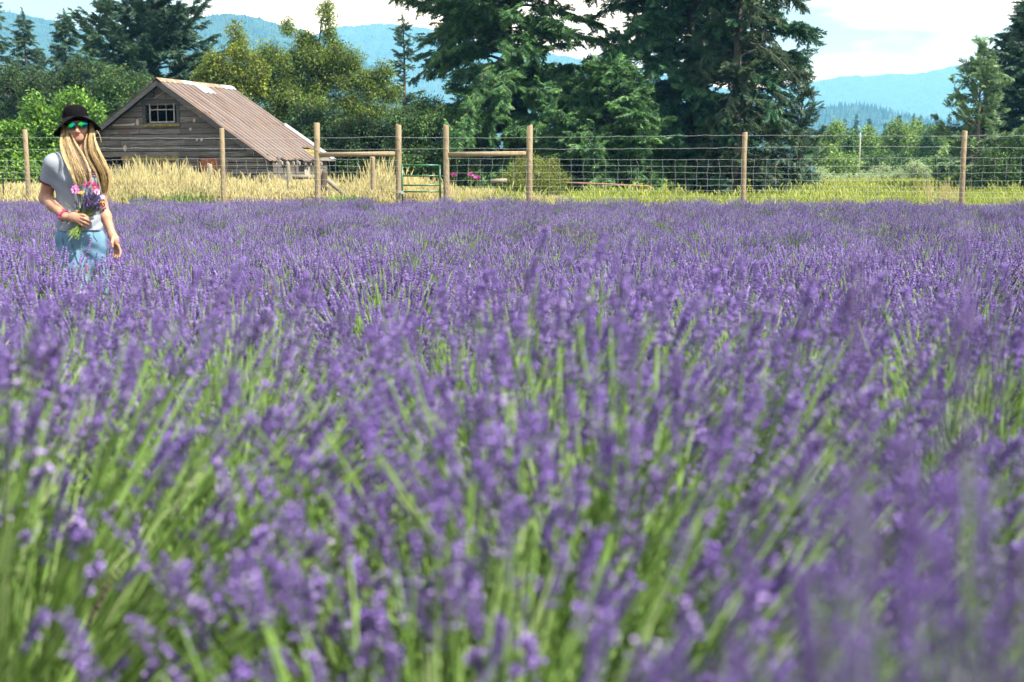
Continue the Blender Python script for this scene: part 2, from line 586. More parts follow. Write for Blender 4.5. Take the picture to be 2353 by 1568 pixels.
def lav_plant(seed, n, detail, hscale=1.0, lean=0.0):
    rng = np.random.default_rng(seed)
    mb = MB()
    ph = rng.uniform(0, 2 * PI, n)
    th = R(58) * np.sqrt(rng.uniform(0, 1, n))
    th *= rng.uniform(0.8, 1.12, n)
    ln = (0.74 - 0.10 * (th / R(58)) ** 2) * rng.uniform(0.82, 1.1, n) * hscale
    k = 5
    s_ = np.linspace(0, 1, k)
    # direction turns from nearly upright to theta
    bow = rng.uniform(0.75, 1.15, n)
    tt = th[:, None] * (0.62 + 0.38 * bow[:, None] * s_[None])
    step = ln[:, None] / (k - 1)
    dr = np.cumsum(np.concatenate([np.zeros((n, 1)), np.sin(tt[:, :-1]) * step], 1), 1)
    dz = np.cumsum(np.concatenate([np.zeros((n, 1)), np.cos(tt[:, :-1]) * step], 1), 1)
    b0 = rng.normal(0, 0.05, (n, 2))
    side = rng.normal(0, 0.03, (n, 1)) * s_[None] ** 2
    X = b0[:, :1] + dr * np.cos(ph)[:, None] - side * np.sin(ph)[:, None] + lean * s_[None] ** 1.5 * ln[:, None]
    Y = b0[:, 1:] + dr * np.sin(ph)[:, None] + side * np.cos(ph)[:, None] - 0.3 * lean * s_[None] ** 1.5 * ln[:, None]
    P = np.stack([X, Y, dz], -1)
    rad = {2: 0.0021, 1: 0.0019, 0: 0.0022}[detail]
    tint = np.clip(rng.normal(0.5, 0.25, n), 0, 1)
    if detail == 0:
        P3 = P[:, [1, 3, 4]]
        mb.tubes(P3, [rad] * 3, 3, 0, tint)
    else:
        mb.tubes(P, [rad * 1.25, rad * 1.15, rad, rad, rad * 0.8], 3 if detail == 1 else 4, 0, tint)
    # flowerless green stems and long blades between them
    nb = {2: 170, 1: 90, 0: 20}[detail]
    k_ = rng.integers(0, n, nb)
    f_ = rng.uniform(.55, .93, nb)[:, None, None]
    Pb = P[k_] * np.concatenate([f_, f_, f_], 2) + rng.normal(0, .012, (nb, 1, 3)) * np.array([1, 1, 0])
    Pb = Pb[:, [0, 2, 4]]
    mb.tubes(Pb, [.0030, .0026, .0006] if detail else [.003, .003, .001], 3, 0, rng.uniform(.2, .9, nb))
    # leaves along the lower half
    nl = {2: 420, 1: 220, 0: 70}[detail]
    a = rng.uniform(0, 2 * PI, nl); rr = rng.uniform(0.02, 0.26, nl); zz = rng.uniform(0.02, 0.30, nl) * (1 - rr * 1.6)
    base = np.stack([rr * np.cos(a), rr * np.sin(a), zz], 1)
    d = np.stack([np.cos(a) * 0.6 + rng.normal(0, .3, nl), np.sin(a) * 0.6 + rng.normal(0, .3, nl), rng.uniform(0.5, 1.4, nl)], 1)
    d /= np.linalg.norm(d, axis=1, keepdims=True)
    sd_ = np.cross(d, rng.normal(0, 1, (nl, 3))); sd_ /= np.linalg.norm(sd_, axis=1, keepdims=True)
    L_ = rng.uniform(0.05, 0.10, nl)[:, None] * (1.0 if detail else 1.6)
    wd = 0.0035 if detail else 0.008
    V = np.stack([base - sd_ * wd, base + sd_ * wd, base + d * L_ * 0.6 + sd_ * wd, base + d * L_, base + d * L_ * 0.6 - sd_ * wd], 1)
    mb.add(V.reshape(-1, 3), (np.arange(nl)[:, None] * 5 + np.arange(5)[None]), 3, np.repeat(rng.uniform(0, 1, nl), 5))
    # flower heads
    tip = P[:, -1]; td = P[:, -1] - P[:, -2]; td /= np.linalg.norm(td, axis=1, keepdims=True)
    td = td + rng.normal(0, 0.10, (n, 3)); td[:, 2] += 0.15
    td /= np.linalg.norm(td, axis=1, keepdims=True)
    up = rng.normal(0, 1, (n, 3))
    yv = np.cross(up, td); yv /= np.linalg.norm(yv, axis=1, keepdims=True); zv = np.cross(td, yv)
    sl = rng.uniform(0.045, 0.092, n)
    w_ = rng.uniform(0.8, 1.2, n) * {2: .060, 1: .078, 0: .078}[detail]
    M = np.stack([td * sl[:, None], yv * w_[:, None], zv * w_[:, None], tip - td * 0.004], -1)
    temps = [spike_template(rng, detail) for _ in range(4)]
    which = rng.integers(0, 4, n)
    ct = np.clip(rng.normal(0.5, 0.2, n), 0.11, 1)
    ct[rng.random(n) < 0.02] = 0.0
    ct[rng.random(n) < 0.06] = 0.06
    for q in range(4):
        s2 = which == q
        (cv, cf), (pv_, pf) = temps[q]
        mb.many(cv, cf, M[s2], 1, ct[s2])
        mb.many(pv_, pf, M[s2], 2, rng.uniform(0, 1, s2.sum()))
    return proto('lavender_plant', mb, LAV)

LAV_HI = [lav_plant(s_, 270, 2, 1.08, [0.24, 0.12, 0.36][s_]) for s_ in range(3)]
LAV_UP = [lav_plant(10 + s_, 240, 2, 1.04, [0.10, 0.0, 0.15][s_]) for s_ in range(3)]
LAV_MID = [lav_plant(20 + s_, 280, 1) for s_ in range(3)]
LAV_FAR = [lav_plant(40 + s_, 470, 0) for s_ in range(3)]

WOMAN_Y = 8.0
ROWS = [1.12, 1.75, 2.75, 3.95, 5.2, 6.3, 7.15]
def lavender_field():
    rng = np.random.default_rng(77)
    P, S, I = [], [], []
    y = ROWS[-1] + 1.35
    rows = list(ROWS)
    while y < 34.5:
        rows.append(y)
        y += 1.08 + 0.004 * y
    for r_, ry in enumerate(rows):
        half = 0.44 * ry + 3.2
        step = 0.52 if ry > 8 else 0.46
        xs = np.arange(-half, half, step)
        xs = xs + rng.uniform(-.17, .17, len(xs))
        # rows swing a little and slant
        ys = ry + 0.05 * xs * min(1, ry / 8) * 0.4 + 0.22 * np.sin(xs * 0.55 + r_ * 2.1) * min(1, ry / 5) + rng.uniform(-.16, .16, len(xs))
        for x, yy in zip(xs, ys):
            edge = 31.6 - 0.075 * x - 0.9
            if yy > edge - rng.uniform(0, .4): continue
            px = 1176 + F * x / max(yy, .3)
            # where she stands
            if abs(x + 2.72) < 0.40 and abs(yy - WOMAN_Y) < 0.36: continue
            # thin plants that let the green stems show, as in the photograph
            sc = rng.uniform(0.86, 1.10) * (1 + .05 * math.sin(x * 1.1 + yy * .7) * math.sin(yy * .9 - x * .4)) * float(np.interp(yy, [3, 5.5, 6.5, 7.3, 9, 18], [.97, .95, .99, 1.02, .84, .78]))
            if ry < 1.2:
                if x < -.30: continue
                sc *= .84
            if rng.random() < 0.05: sc *= 0.75
            P.append((x, yy, float(ground_z(x, yy)) - 0.02)); S.append((sc * rng.uniform(.95, 1.1), sc * rng.uniform(.95, 1.1), sc))
            I.append(0 if yy < 2.4 else (3 if yy < 4.8 else (1 if yy < 14 else 2)))
    # a few tall stalks right in front of the lens at the lower right
    for x, yy, sc in ((.13, .70, 1.00), (.27, .60, 1.10), (.40, .66, 1.14), (.20, .52, .98), (.50, .62, 1.12)):
        P.append((x, yy, float(ground_z(x, yy)) - .02)); S.append((sc * .42, sc * .42, sc)); I.append(3)
    P, S, I = np.array(P), np.array(S), np.array(I)
    n = len(P)
    rot = np.stack([rng.normal(0, .06, n), rng.normal(0, .06, n), rng.uniform(0, 6.28, n)], 1)
    near = (I == 0) | (I == 3)
    rot[near, 2] = rng.normal(0, 0.5, near.sum())      # the near plants lean the same way
    idx = rng.integers(0, 3, n)
    allp = LAV_HI + LAV_MID + LAV_FAR + LAV_UP
    order = list(range(9))
    o = scatter('lavender_field', P, rot, S, I * 3 + idx, allp)
    return tag(o, 'field of purple lavender in flower filling the ground up to the fence', 'lavender', kind='stuff')
lavender_field()
# ------------------------------------------------------------------ the old barn
def wood_mat(name, lo, hi, red, streak=(0.6, 1, 9)):
    m, t = new_mat(name)
    n = noise(t, 3.0, 7, stretch=streak, rough=0.65)
    n2 = noise(t, 1.1, 3, stretch=(.7, 1, 1.5))
    base = ramp(t, n, [(0.25, lo), (0.75, hi)])
    c = mixc(t, math_n(t, 'MULTIPLY', rnd(t), 0.85), base, tuple(x * 0.33 for x in hi))
    c = mixc(t, math_n(t, 'MULTIPLY', math_n(t, 'GREATER_THAN', n2, 0.60), 0.55), c, red)
    return finish(m, t, c, 0.9, 0.1, bump=n, bump_d=0.012)
M_PLANK = wood_mat('weathered plank', (0.020, 0.018, 0.015), (0.30, 0.278, 0.25), (0.12, 0.075, 0.05))
M_TRIM = wood_mat('grey trim board', (0.04, 0.041, 0.04), (0.15, 0.15, 0.145), (0.13, 0.10, 0.07))
M_PALE = plain('pale dry wood', (0.36, 0.335, 0.29), 0.8, 0.2, 0.25, 9, 0.004)
M_KNOT = plain('pale knot wood', (0.40, 0.34, 0.27), 0.8, 0.2, 0.25, 20)
M_ORANGE = plain('reddish board', (0.30, 0.12, 0.06), 0.85, 0.1, 0.3, 9)
M_MOSS = plain('mossy beam', (0.20, 0.17, 0.05), 0.95, 0.1, 0.5, 8, 0.01)
M_DARK = plain('barn inside', (0.012, 0.011, 0.010), 0.95, 0.05)  # near-black: the darkness inside is put into the colour

def rust_mat():
    m, t = new_mat('rusty roof iron')
    n = noise(t, 1.6, 7, stretch=(.45, 6, .45), rough=0.65)
    n2 = noise(t, 1.1, 7, stretch=(.7, 1.6, .7), rough=.7)
    c = ramp(t, n, [(0.25, (0.050, 0.028, 0.022)), (0.42, (0.105, 0.066, 0.053)), (0.58, (0.135, 0.104, 0.092)), (0.75, (0.20, 0.165, 0.135))])
    c = mixc(t, math_n(t, 'MULTIPLY', math_n(t, 'GREATER_THAN', n2, 0.57), 0.6), c, (0.19, 0.115, 0.06))
    c = mixc(t, math_n(t, 'MULTIPLY', rnd(t), 0.25), c, (0.10, 0.066, 0.058))
    # raised ribs tinted paler: the sun they catch is put into the colour
    c = mixc(t, math_n(t, 'MULTIPLY', attr(t), math_n(t, 'MULTIPLY', n, 1.3)), c, (0.30, 0.265, 0.24))
    return finish(m, t, c, 0.6, 0.3, bump=n2, bump_d=0.004)
M_RUST = rust_mat()
M_ZINC = plain('bare roof iron', (0.42, 0.46, 0.52), 0.45, 0.5, 0.15, 6)
M_CAP = plain('rusty ridge cap', (0.27, 0.185, 0.11), 0.7, 0.3, 0.45, 4)

def barn():
    A = R(20)
    P0 = at(359, 181, 45.0)
    rng = np.random.default_rng(8)
    root = thing('barn', 'old weathered plank barn with a rusty corrugated roof and dark window', 'barn', (P0.x, 45.0, 0), -A)
    AP, SL = P0.z - .04, 0.635          # ridge height, slope of the roof
    LEN = 4.75
    WR, WL = 4.12, 4.35           # half widths of the walls
    def roof(x): return AP - SL * abs(x) - 0.10
    # gable wall: planks one by one, cut to the roof line and round the openings
    wall = MB(); wall.box((-WL, .345, 0), (WR, .36, 1.0), mat=0)
    wall.prism([(-WL, 1.0), (WR, 1.0), (WR, roof(WR) - .03), (0, roof(0) - .03), (-WL, roof(WL) - .03)], .345, .36)
    # the dark sheathing behind the planks is opened where the window and doors are
    holes = [(-.71, .58, 2.93, 3.62), (-1.20, -.08, 0, 1.62), (1.40, 2.22, 1.0, 1.76), (-2.9, -1.75, 1.42, 1.66)]
    wall = MB()
    xs = sorted({-WL, WR, 0.0} | {h[0] for h in holes} | {h[1] for h in holes})
    zs = sorted({0.0, 1.8} | {h[2] for h in holes} | {h[3] for h in holes})
    for x0, x1 in zip(xs, xs[1:]):
        top0, top1 = roof(x0) - .03, roof(x1) - .03
        zz = [z for z in zs if z < min(top0, top1)]
        for z0, z1 in zip(zz, zz[1:]):
            if any(h[0] - .001 <= x0 and x1 <= h[1] + .001 and h[2] - .001 <= z0 and z1 <= h[3] + .001 for h in holes): continue
            wall.box((x0, .345, z0), (x1, .36, z1))
        wall.prism([(x0, zz[-1]), (x1, zz[-1]), (x1, top1), (x0, top0)], .345, .36)
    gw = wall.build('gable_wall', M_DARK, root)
    hs = 0.198
    nrow = int(4.4 / hs) + 1
    for i in range(nrow):
        z0, z1 = i * hs, (i + 1) * hs - 0.018
        def lim(z): return max(0.0, (AP - 0.12 - z) / SL)
        l0, l1 = min(WL, lim(z0)), min(WL, lim(z1))
        r0_, r1 = min(WR, lim(z0)), min(WR, lim(z1))
        if r0_ < 0.15: continue
        spans = [(-l0, r0_)]
        for hx0, hx1, hz0, hz1 in holes:
            if z0 < hz1 - .06 and z1 > hz0 + .06:
                ns = []
                for a, b in spans:
                    if hx0 > a and hx0 < b: ns.append((a, hx0))
                    if hx1 < b and hx1 > a: ns.append((hx1, b))
                    if hx1 <= a or hx0 >= b: ns.append((a, b))
                spans = ns
        for a, b in spans:
            cuts = [a]
            while cuts[-1] < b - 1.0:
                c = cuts[-1] + rng.uniform(0.9, 2.8)
                if c > b - .5: break
                cuts.append(c)
            cuts.append(b)
            for c0, c1 in zip(cuts, cuts[1:]):
                e0, e1 = c0 + .004, c1 - .004
                ta = -l1 + .004 if c0 == -l0 else e0
                tb = r1 - .004 if c1 == r0_ else e1
                if tb - ta < .05: tb = ta + .05
                off = rng.uniform(-.030, .010); dz = rng.uniform(-.008, .004); tl = rng.uniform(-.010, .010)
                pm = MB()
                nb = 5
                lo = [(e0 + (e1 - e0) * k / nb, z0 + dz + rng.uniform(-.006, .006) + tl * (k / nb - .5)) for k in range(nb + 1)]
                hi_ = [(ta + (tb - ta) * k / nb, z1 + dz + rng.uniform(-.010, .006) + tl * (k / nb - .5)) for k in range(nb, -1, -1)]
                pm.prism(lo + hi_, .316 + off, .340)
                pm.build('plank', M_PLANK, gw)
    # side wall under the right eave
    sw_m = MB(); sw_m.box((WR - .03, .36, 0), (WR - .012, LEN - .2, 1.80))
    sw = sw_m.build('side_wall', M_DARK, root)
    for i in range(9):
        z0, z1 = i * .2, (i + 1) * .2 - .012
        cuts = [.33, rng.uniform(1.4, 2.6), rng.uniform(3.2, 4.2), LEN - .22]
        for c0, c1 in zip(cuts, cuts[1:]):
            o = rng.uniform(-.01, .012)
            b = MB(); b.box((WR - .010, c0 + .004, z0), (WR + .018 + o, c1 - .004, z1)); b.build('plank', M_PLANK, sw)
    b = MB(); b.box((WR + .032, 2.75, .2), (WR + .07, 3.10, 1.42)); b.build('pale_board', M_PALE, sw)
    b = MB(); b.box((WR - .02, .27, 0), (WR + .05, .325, 1.86)); b.build('corner_board', M_PLANK, gw)
    # the other walls close the barn
    b = MB(); b.box((-WL, LEN - .2, 0), (WR - .03, LEN - .16, 1.8)); b.prism([(-WL, 1.8), (WR - .03, 1.8), (WR - .03, roof(WR) - .05), (0, roof(0) - .05), (-WL, roof(WL) - .05)], LEN - .2, LEN - .16)
    b.box((-WL, .36, 0), (-WL + .03, LEN - .2, 1.75)); b.build('back_wall', M_PLANK, root)
    b = MB(); b.prism([(-2.4, 2.6), (2.4, 2.6), (1.0, roof(1.0) - .25), (-1.0, roof(1.0) - .25)], 1.5, 1.55); b.box((-2.6, .40, 2.55), (2.6, LEN - .3, 2.60)); b.build('blackout_backing', M_DARK, root)  # near-black sheets added behind the window to keep its opening dark
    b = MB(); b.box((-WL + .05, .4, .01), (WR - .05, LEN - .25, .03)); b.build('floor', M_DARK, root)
    # window
    wf = MB()
    x0, x1, z0, z1 = -.71, .58, 2.93, 3.62
    wf.box((x0 - .12, .270, z0 - .02), (x0, .40, z1)); wf.box((x1, .270, z0 - .02), (x1 + .12, .40, z1))
    wf.box((x0 - .15, .262, z1), (x1 + .15, .40, z1 + .11))
    fr = wf.build('window', M_TRIM, root)
    b = MB(); b.box((x0 - .14, .235, z0 - .10), (x1 + .14, .40, z0 - .022)); b.build('sill', M_MOSS, fr)
    sa = MB()
    sx0, sx1, sz0, sz1 = x0 + .16, x1 - .10, z0 + .03, z1 - .005
    sa.box((sx0, .30, sz0), (sx0 + .036, .335, sz1)); sa.box((sx1 - .036, .30, sz0), (sx1, .335, sz1))
    sa.box((sx0 + .036, .301, sz0), (sx1 - .036, .334, sz0 + .04))
    sa.box((sx0 + .036, .301, sz0 + .43), (sx1 - .036, .334, sz0 + .46))
    sa.build('sash', M_PALE, fr)
    for k in (1, 2):
        xx = sx0 + (sx1 - sx0) * k / 3
        for za, zb in ((sz0 + .04, sz0 + .43), (sz0 + .46, sz1)):
            b = MB(); b.box((xx - .007, .308, za), (xx + .007, .328, zb)); b.build('muntin', M_PALE, fr)
    # hay hook over the window with its rope
    b = MB(); b.box((-.52, .20, 3.83), (-.30, .31, 4.02)); b.box((-.45, .16, 4.02), (-.38, .24, 4.33)); b.box((-.49, .15, 4.30), (-.34, .25, 4.36))
    hk = b.build('hay_bracket', M_TRIM, root)
    s_ = np.linspace(0, 1, 14)
    b = MB(); b.tubes(np.stack([.34 - .66 * s_ ** 1.4, np.full(14, .26), 4.30 - .5 * s_ + .16 * (s_ ** 2 - s_)], 1), [.014] * 14, 5); b.build('rope', M_PALE, hk)
    # beam and reddish posts of the low doorway, boarded hatch
    b = MB(); b.box((-1.62, .262, 1.64), (.62, .312, 1.80)); b.build('door_lintel', M_MOSS, root)
    for xx in (-1.02, -.20):
        b = MB(); b.box((xx - .06, .37, 0), (xx + .06, .45, 1.6)); b.build('door_post', M_ORANGE, root)
    b = MB(); b.box((-.66, .372, 0), (-.60, .41, 1.62)); b.build('door_post', M_PALE, root)
    hb = MB(); hb.box((1.36, .285, 1.765), (2.26, .312, 1.83)); hb.box((1.36, .285, 1.0), (1.42, .312, 1.765)); hb.box((2.20, .285, 1.0), (2.26, .312, 1.765)); h_ = hb.build('hatch_frame', M_TRIM, root)
    b = MB(); b.box((1.42, .352, 1.0), (2.20, .375, 1.74)); b.build('reddish_board', M_ORANGE, h_)
    # knots, patches and bare spots on the planks
    for (x, z, rx, rz, mt, nm) in ((-1.05, 2.98, .06, .12, M_KNOT, 'knot'), (-1.62, 2.08, .07, .11, M_KNOT, 'knot'), (1.28, 3.02, .05, .07, M_KNOT, 'knot'), (1.12, 2.72, .05, .05, M_KNOT, 'knot'), (1.55, 2.36, .05, .06, M_KNOT, 'knot'), (1.36, 2.36, .035, .05, M_KNOT, 'knot'), (-1.72, 1.72, .06, .08, M_ORANGE, 'knot')):
        b = MB(); a = np.linspace(0, 2 * PI, 13)[:-1]
        b.prism([(x + rx * math.cos(q), z + rz * math.sin(q) * rng.uniform(.85, 1.1)) for q in a], .285, .318); b.build(nm, mt, gw)
    b = MB(); b.box((1.78, .288, 3.0), (1.90, .316, 3.24)); b.box((1.74, .284, 3.22), (1.94, .318, 3.28)); b.build('reddish_patch', M_ORANGE, gw)
    b = MB(); b.prism([(-2.1, 2.86), (-1.2, 2.88), (-1.15, 2.96), (-1.5, 2.93), (-2.1, 2.93)], .29, .317); b.build('bare_patch', M_KNOT, gw)
    # roof sheets one by one
    rf = MB()
    for y in (.42, 1.4, 2.4, 3.4, 4.45):
        rf.prism([(0, AP - .16), (WR + .1, AP - .16 - SL * (WR + .1)), (WR + .1, AP - .08 - SL * (WR + .1)), (0, AP - .08), (-WL - .1, AP - .08 - SL * (WL + .1)), (-WL - .1, AP - .16 - SL * (WL + .1))], y, y + .06)
    rfo = rf.build('roof', M_TRIM, root)
    cs, sn = 1 / math.hypot(1, SL), SL / math.hypot(1, SL)
    def sheet(side, v0, v1, w0, w1, lift, mat, name='roof_sheet'):
        """a ribbed sheet from w0 down to w1 (measured level from the ridge) and v0..v1 along it"""
        pr = []
        nrib = max(1, round((v1 - v0) / .36))
        st = (v1 - v0) / nrib
        for k in range(nrib):
            a = v0 + k * st
            pr += [(a, 0, 0), (a + st * .30, .004, 0), (a + st * .37, .036, 1), (a + st * .49, .036, 1), (a + st * .56, .004, 0)]
        pr.append((v1, 0, 0))
        rows = []
        jag = rng.uniform(-.03, .03)
        for w_ in np.linspace(w0, w1, 5):
            e = jag + rng.uniform(-.012, .012) if w_ == w1 else 0
            wob = rng.uniform(-.005, .005)
            for (v, h, rb) in pr:
                ww = w_ + e
                hh = h * 1.5 + lift + wob
                rows.append((side * (ww + hh * sn), v, AP - SL * ww + hh * cs, rb))
        n = len(pr)
        V = np.array([r[:3] for r in rows]); T = np.array([r[3] for r in rows], float)
        fs = []
        for i in range(4):
            for j in range(n - 1):
                q = (i * n + j, i * n + n + j, i * n + n + j + 1, i * n + j + 1)
                fs.append(q if side > 0 else q[::-1])
        b = MB(); b.add(V, fs, 0, T)
        o = b.build(name, mat, rfo)
        sm = o.modifiers.new('thick', 'SOLIDIFY'); sm.thickness = .006; sm.offset = -1
        return o
    nv = 8
    for side in (1, -1):
        for k in range(nv):
            v0, v1 = k * LEN / nv, (k + 1) * LEN / nv + .012
            low = 4.34 if side > 0 else 4.55
            if side > 0 and k >= 6: low = 3.62
            sheet(side, v0, v1, 2.10 + rng.uniform(0, .04), low + rng.uniform(-.08, .08), .004 + .005 * (k % 2), M_RUST)
            sheet(side, v0, v1, 0.03, 2.26 + rng.uniform(-.05, .05), .022 + .005 * (k % 2), M_RUST)
    sheet(1, 2.05, 2.75, .10, .62, .055, M_ZINC, 'patch_sheet')
    sheet(1, LEN - .05, LEN + .28, 2.2, 4.2, .022, M_ZINC, 'patch_sheet')
    for a, b_, m_ in ((-.02, 1.45, M_CAP), (1.47, 2.1, M_ZINC), (2.12, 3.95, M_CAP), (3.97, LEN + .05, M_ZINC)):
        c = MB()
        for side in (1, -1):
            c.add([(0, a, AP + .085), (0, b_, AP + .085), (side * .2, b_, AP + .07 - SL * .2), (side * .2, a, AP + .07 - SL * .2)], [(0, 3, 2, 1) if side > 0 else (0, 1, 2, 3)])
        o = c.build('ridge_cap', m_, rfo); sm = o.modifiers.new('t', 'SOLIDIFY'); sm.thickness = .008
    # verge boards and what shows under the missing sheets
    for side, end in ((1, 3.78), (-1, 4.4)):
        b = MB()
        p = [(side * .0, AP - .02), (side * end, AP - .02 - SL * end), (side * end, AP - .20 - SL * end), (side * .0, AP - .20)]
        b.prism(p if side < 0 else p[::-1], -.012, .022)
        b.build('verge_board', M_TRIM, rfo)
    for w_ in (3.75, 3.98, 4.2):
        b = MB(); b.prism([(w_ - .09, AP - SL * (w_ - .09) - .03), (w_ + .09, AP - SL * (w_ + .09) - .03), (w_ + .09, AP - SL * (w_ + .09) - .005), (w_ - .09, AP - SL * (w_ - .09) - .005)][::1], 3.45 + rng.uniform(0, .15), LEN + .15); b.build('roof_board', M_MOSS if w_ < 4 else M_PLANK, rfo)
    for y in (.5, .9, 1.3, 1.7, 2.1, 2.5, 2.9, 3.3, 3.7):
        b = MB(); b.prism([(WR + .02, AP - SL * (WR + .02) - .16), (WR + .24, AP - SL * (WR + .24) - .14), (WR + .24, AP - SL * (WR + .24) - .05), (WR + .02, AP - SL * (WR + .02) - .05)], y, y + .05); b.build('rafter_end', M_PALE, rfo)
barn()
# ------------------------------------------------------------------ foliage pieces
def spruce_sprig(seed, mat, flat=1.0):
    """a drooping spray of needle-clad twigs along +X, 1 unit long"""
    rng = np.random.default_rng(seed)
    mb = MB()
    segs = []
    def twig(p0, d, ln, r):
        p1 = p0 + d * ln * 0.5 + np.array([0, 0, -0.01])
        p2 = p0 + d * ln + np.array([0, 0, -0.10 * ln])
        segs.append((p0, p1, p2, r))
    main = lambda x: np.array([x, 0.06 * math.sin(3 * x), 0.10 * x - 0.30 * x * x])
    for i in range(6):
        x0 = i / 6
        segs.append((main(x0), main(x0 + .09), main(x0 + 0.19), 0.034))
    for i in range(8):
        x = 0.06 + i * 0.115
        for s_ in (-1, 1):
            a = R(rng.uniform(35, 62)) * s_
            ln = (0.44 - 0.28 * abs(x - .3)) * rng.uniform(0.7, 1.15) * (1 - .25 * x)
            d = np.array([math.cos(a), math.sin(a), rng.uniform(-.8, .25)])
            twig(main(x), d, ln, 0.032)
            if rng.random() < .75:
                twig(main(x) + d * ln * .4, np.array([math.cos(a * .3), math.sin(a * .3), rng.uniform(-.6, .1)]), ln * .5, 0.028)
    P = np.array([[a, b, c] for a, b, c, r in segs])
    Rr = np.array([[r * 0.8, r, r * 0.15] for a, b, c, r in segs])
    tint = rng.uniform(0.1, 1, len(segs))
    mb.tubes(P, Rr, 4, 0, tint, smooth=False)
    # needles that stick out
    n = 220
    q = rng.integers(0, len(segs), n)
    u = rng.uniform(0, 1, n)[:, None]
    base = P[q, 0] * (1 - u) + P[q, 2] * u
    ax = P[q, 2] - P[q, 0]; ax /= np.linalg.norm(ax, axis=1, keepdims=True)
    o = np.cross(ax, rng.normal(0, 1, (n, 3))); o /= np.linalg.norm(o, axis=1, keepdims=True)
    d = o * 0.8 + ax * 0.6
    sd_ = np.cross(d, ax) * 0.012
    V = np.stack([base - sd_, base + sd_, base + d * 0.085], 1)
    mb.add(V.reshape(-1, 3), np.arange(n * 3).reshape(n, 3), 0, np.repeat(rng.uniform(0.2, 1, n), 3))
    return proto('spray', mb, mat)

def leaf_cluster(seed, mat, n=34, size=0.16, twigs=True, rad=0.5, narrow=0.55):
    """leaves on a few twigs inside a ball of radius 0.5"""
    rng = np.random.default_rng(seed)
    mb = MB()
    d = rng.normal(0, 1, (n, 3)); d /= np.linalg.norm(d, axis=1, keepdims=True)
    base = d * rad * rng.uniform(0.25, 1, (n, 1)) ** 0.6
    ax = d * 0.6 + rng.normal(0, .5, (n, 3)) + np.array([0, 0, -0.15]); ax /= np.linalg.norm(ax, axis=1, keepdims=True)
    nn = rng.normal(0, .55, (n, 3)) + np.array([0, 0, 1.0]) + d * .5
    sd_ = np.cross(ax, nn); sd_ /= np.linalg.norm(sd_, axis=1, keepdims=True)
    nn = np.cross(sd_, ax)
    ln = size * rng.uniform(0.7, 1.25, (n, 1)); wd = ln * narrow * 0.5
    fold = nn * ln * 0.10
    V = np.stack([base, base + ax * ln * .5 + sd_ * wd + fold, base + ax * ln, base + ax * ln * .5 - sd_ * wd + fold], 1)
    tt = rng.uniform(0, 1, n)
    i = np.arange(n)[:, None] * 4
    mb.add(V.reshape(-1, 3), np.concatenate([i + np.array([[0, 1, 2]]), i + np.array([[0, 2, 3]])]), 0, np.repeat(tt, 4))
    if twigs:
        m = 5
        e = rng.normal(0, 1, (m, 3)); e /= np.linalg.norm(e, axis=1, keepdims=True)
        Pt = np.stack([np.zeros((m, 3)), e * rad * .5 + rng.normal(0, .04, (m, 3)), e * rad * .95], 1)
        mb.tubes(Pt, [0.012, 0.009, 0.004], 3, 1, 0.5)
    return proto('cluster', mb, [mat, BARK_D])

BARK_D = plain('dark bark', (0.075, 0.058, 0.045), 0.9, 0.1, 0.35, 14, 0.02, stretch=(1, 1, .25))
BARK_O = plain('old grey bark', (0.10, 0.085, 0.072), 0.9, 0.1, 0.4, 12, 0.02, stretch=(1, 1, .25))
BARK_G = plain('grey bark', (0.19, 0.165, 0.14), 0.9, 0.1, 0.35, 12, 0.02, stretch=(1, 1, .25))

M_SPR = leaf_mat('spruce needles', (0.012, 0.045, 0.022), (0.042, 0.135, 0.058), (0.125, 0.29, 0.115), 0.12, 0.5)
M_SPR2 = leaf_mat('green spruce needles', (0.016, 0.052, 0.018), (0.06, 0.155, 0.045), (0.175, 0.34, 0.095), 0.15, 0.5)
M_FIR = leaf_mat('fir needles', (0.020, 0.056, 0.033), (0.050, 0.110, 0.060), (0.094, 0.169, 0.081), 0.12, 0.5)
M_OLDC = leaf_mat('thin olive needles', (0.016, 0.036, 0.018), (0.042, 0.082, 0.036), (0.10, 0.15, 0.06), 0.15, 0.5)
M_LARCH = leaf_mat('pale conifer needles', (0.080, 0.160, 0.080), (0.192, 0.320, 0.144), (0.320, 0.448, 0.192), 0.2, 0.5)
M_LIME = leaf_mat('lime leaves', (0.039, 0.111, 0.019), (0.150, 0.312, 0.036), (0.338, 0.546, 0.078), 0.35)
M_OLIVE = leaf_mat('olive leaves', (0.045, 0.095, 0.02), (0.16, 0.26, 0.04), (0.37, 0.46, 0.075), 0.42)
M_YELLOW = leaf_mat('yellowing leaves', (0.06, 0.115, 0.018), (0.20, 0.275, 0.032), (0.42, 0.44, 0.06), 0.35)
M_GREEN = leaf_mat('green leaves', (0.022, 0.065, 0.019), (0.078, 0.169, 0.041), (0.169, 0.297, 0.068), 0.3)
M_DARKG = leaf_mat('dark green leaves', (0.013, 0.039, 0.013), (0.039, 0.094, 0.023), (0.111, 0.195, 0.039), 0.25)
M_POPL = leaf_mat('poplar leaves', (0.08, 0.155, 0.035), (0.22, 0.36, 0.085), (0.38, 0.52, 0.15), 0.35)
M_WILLOW = leaf_mat('silvery leaves', (0.26, 0.37, 0.17), (0.44, 0.56, 0.30), (0.62, 0.70, 0.44), 0.4)
M_BROOM = leaf_mat('yellow green shrub', (0.10, 0.16, 0.025), (0.25, 0.31, 0.045), (0.40, 0.44, 0.09), 0.3)

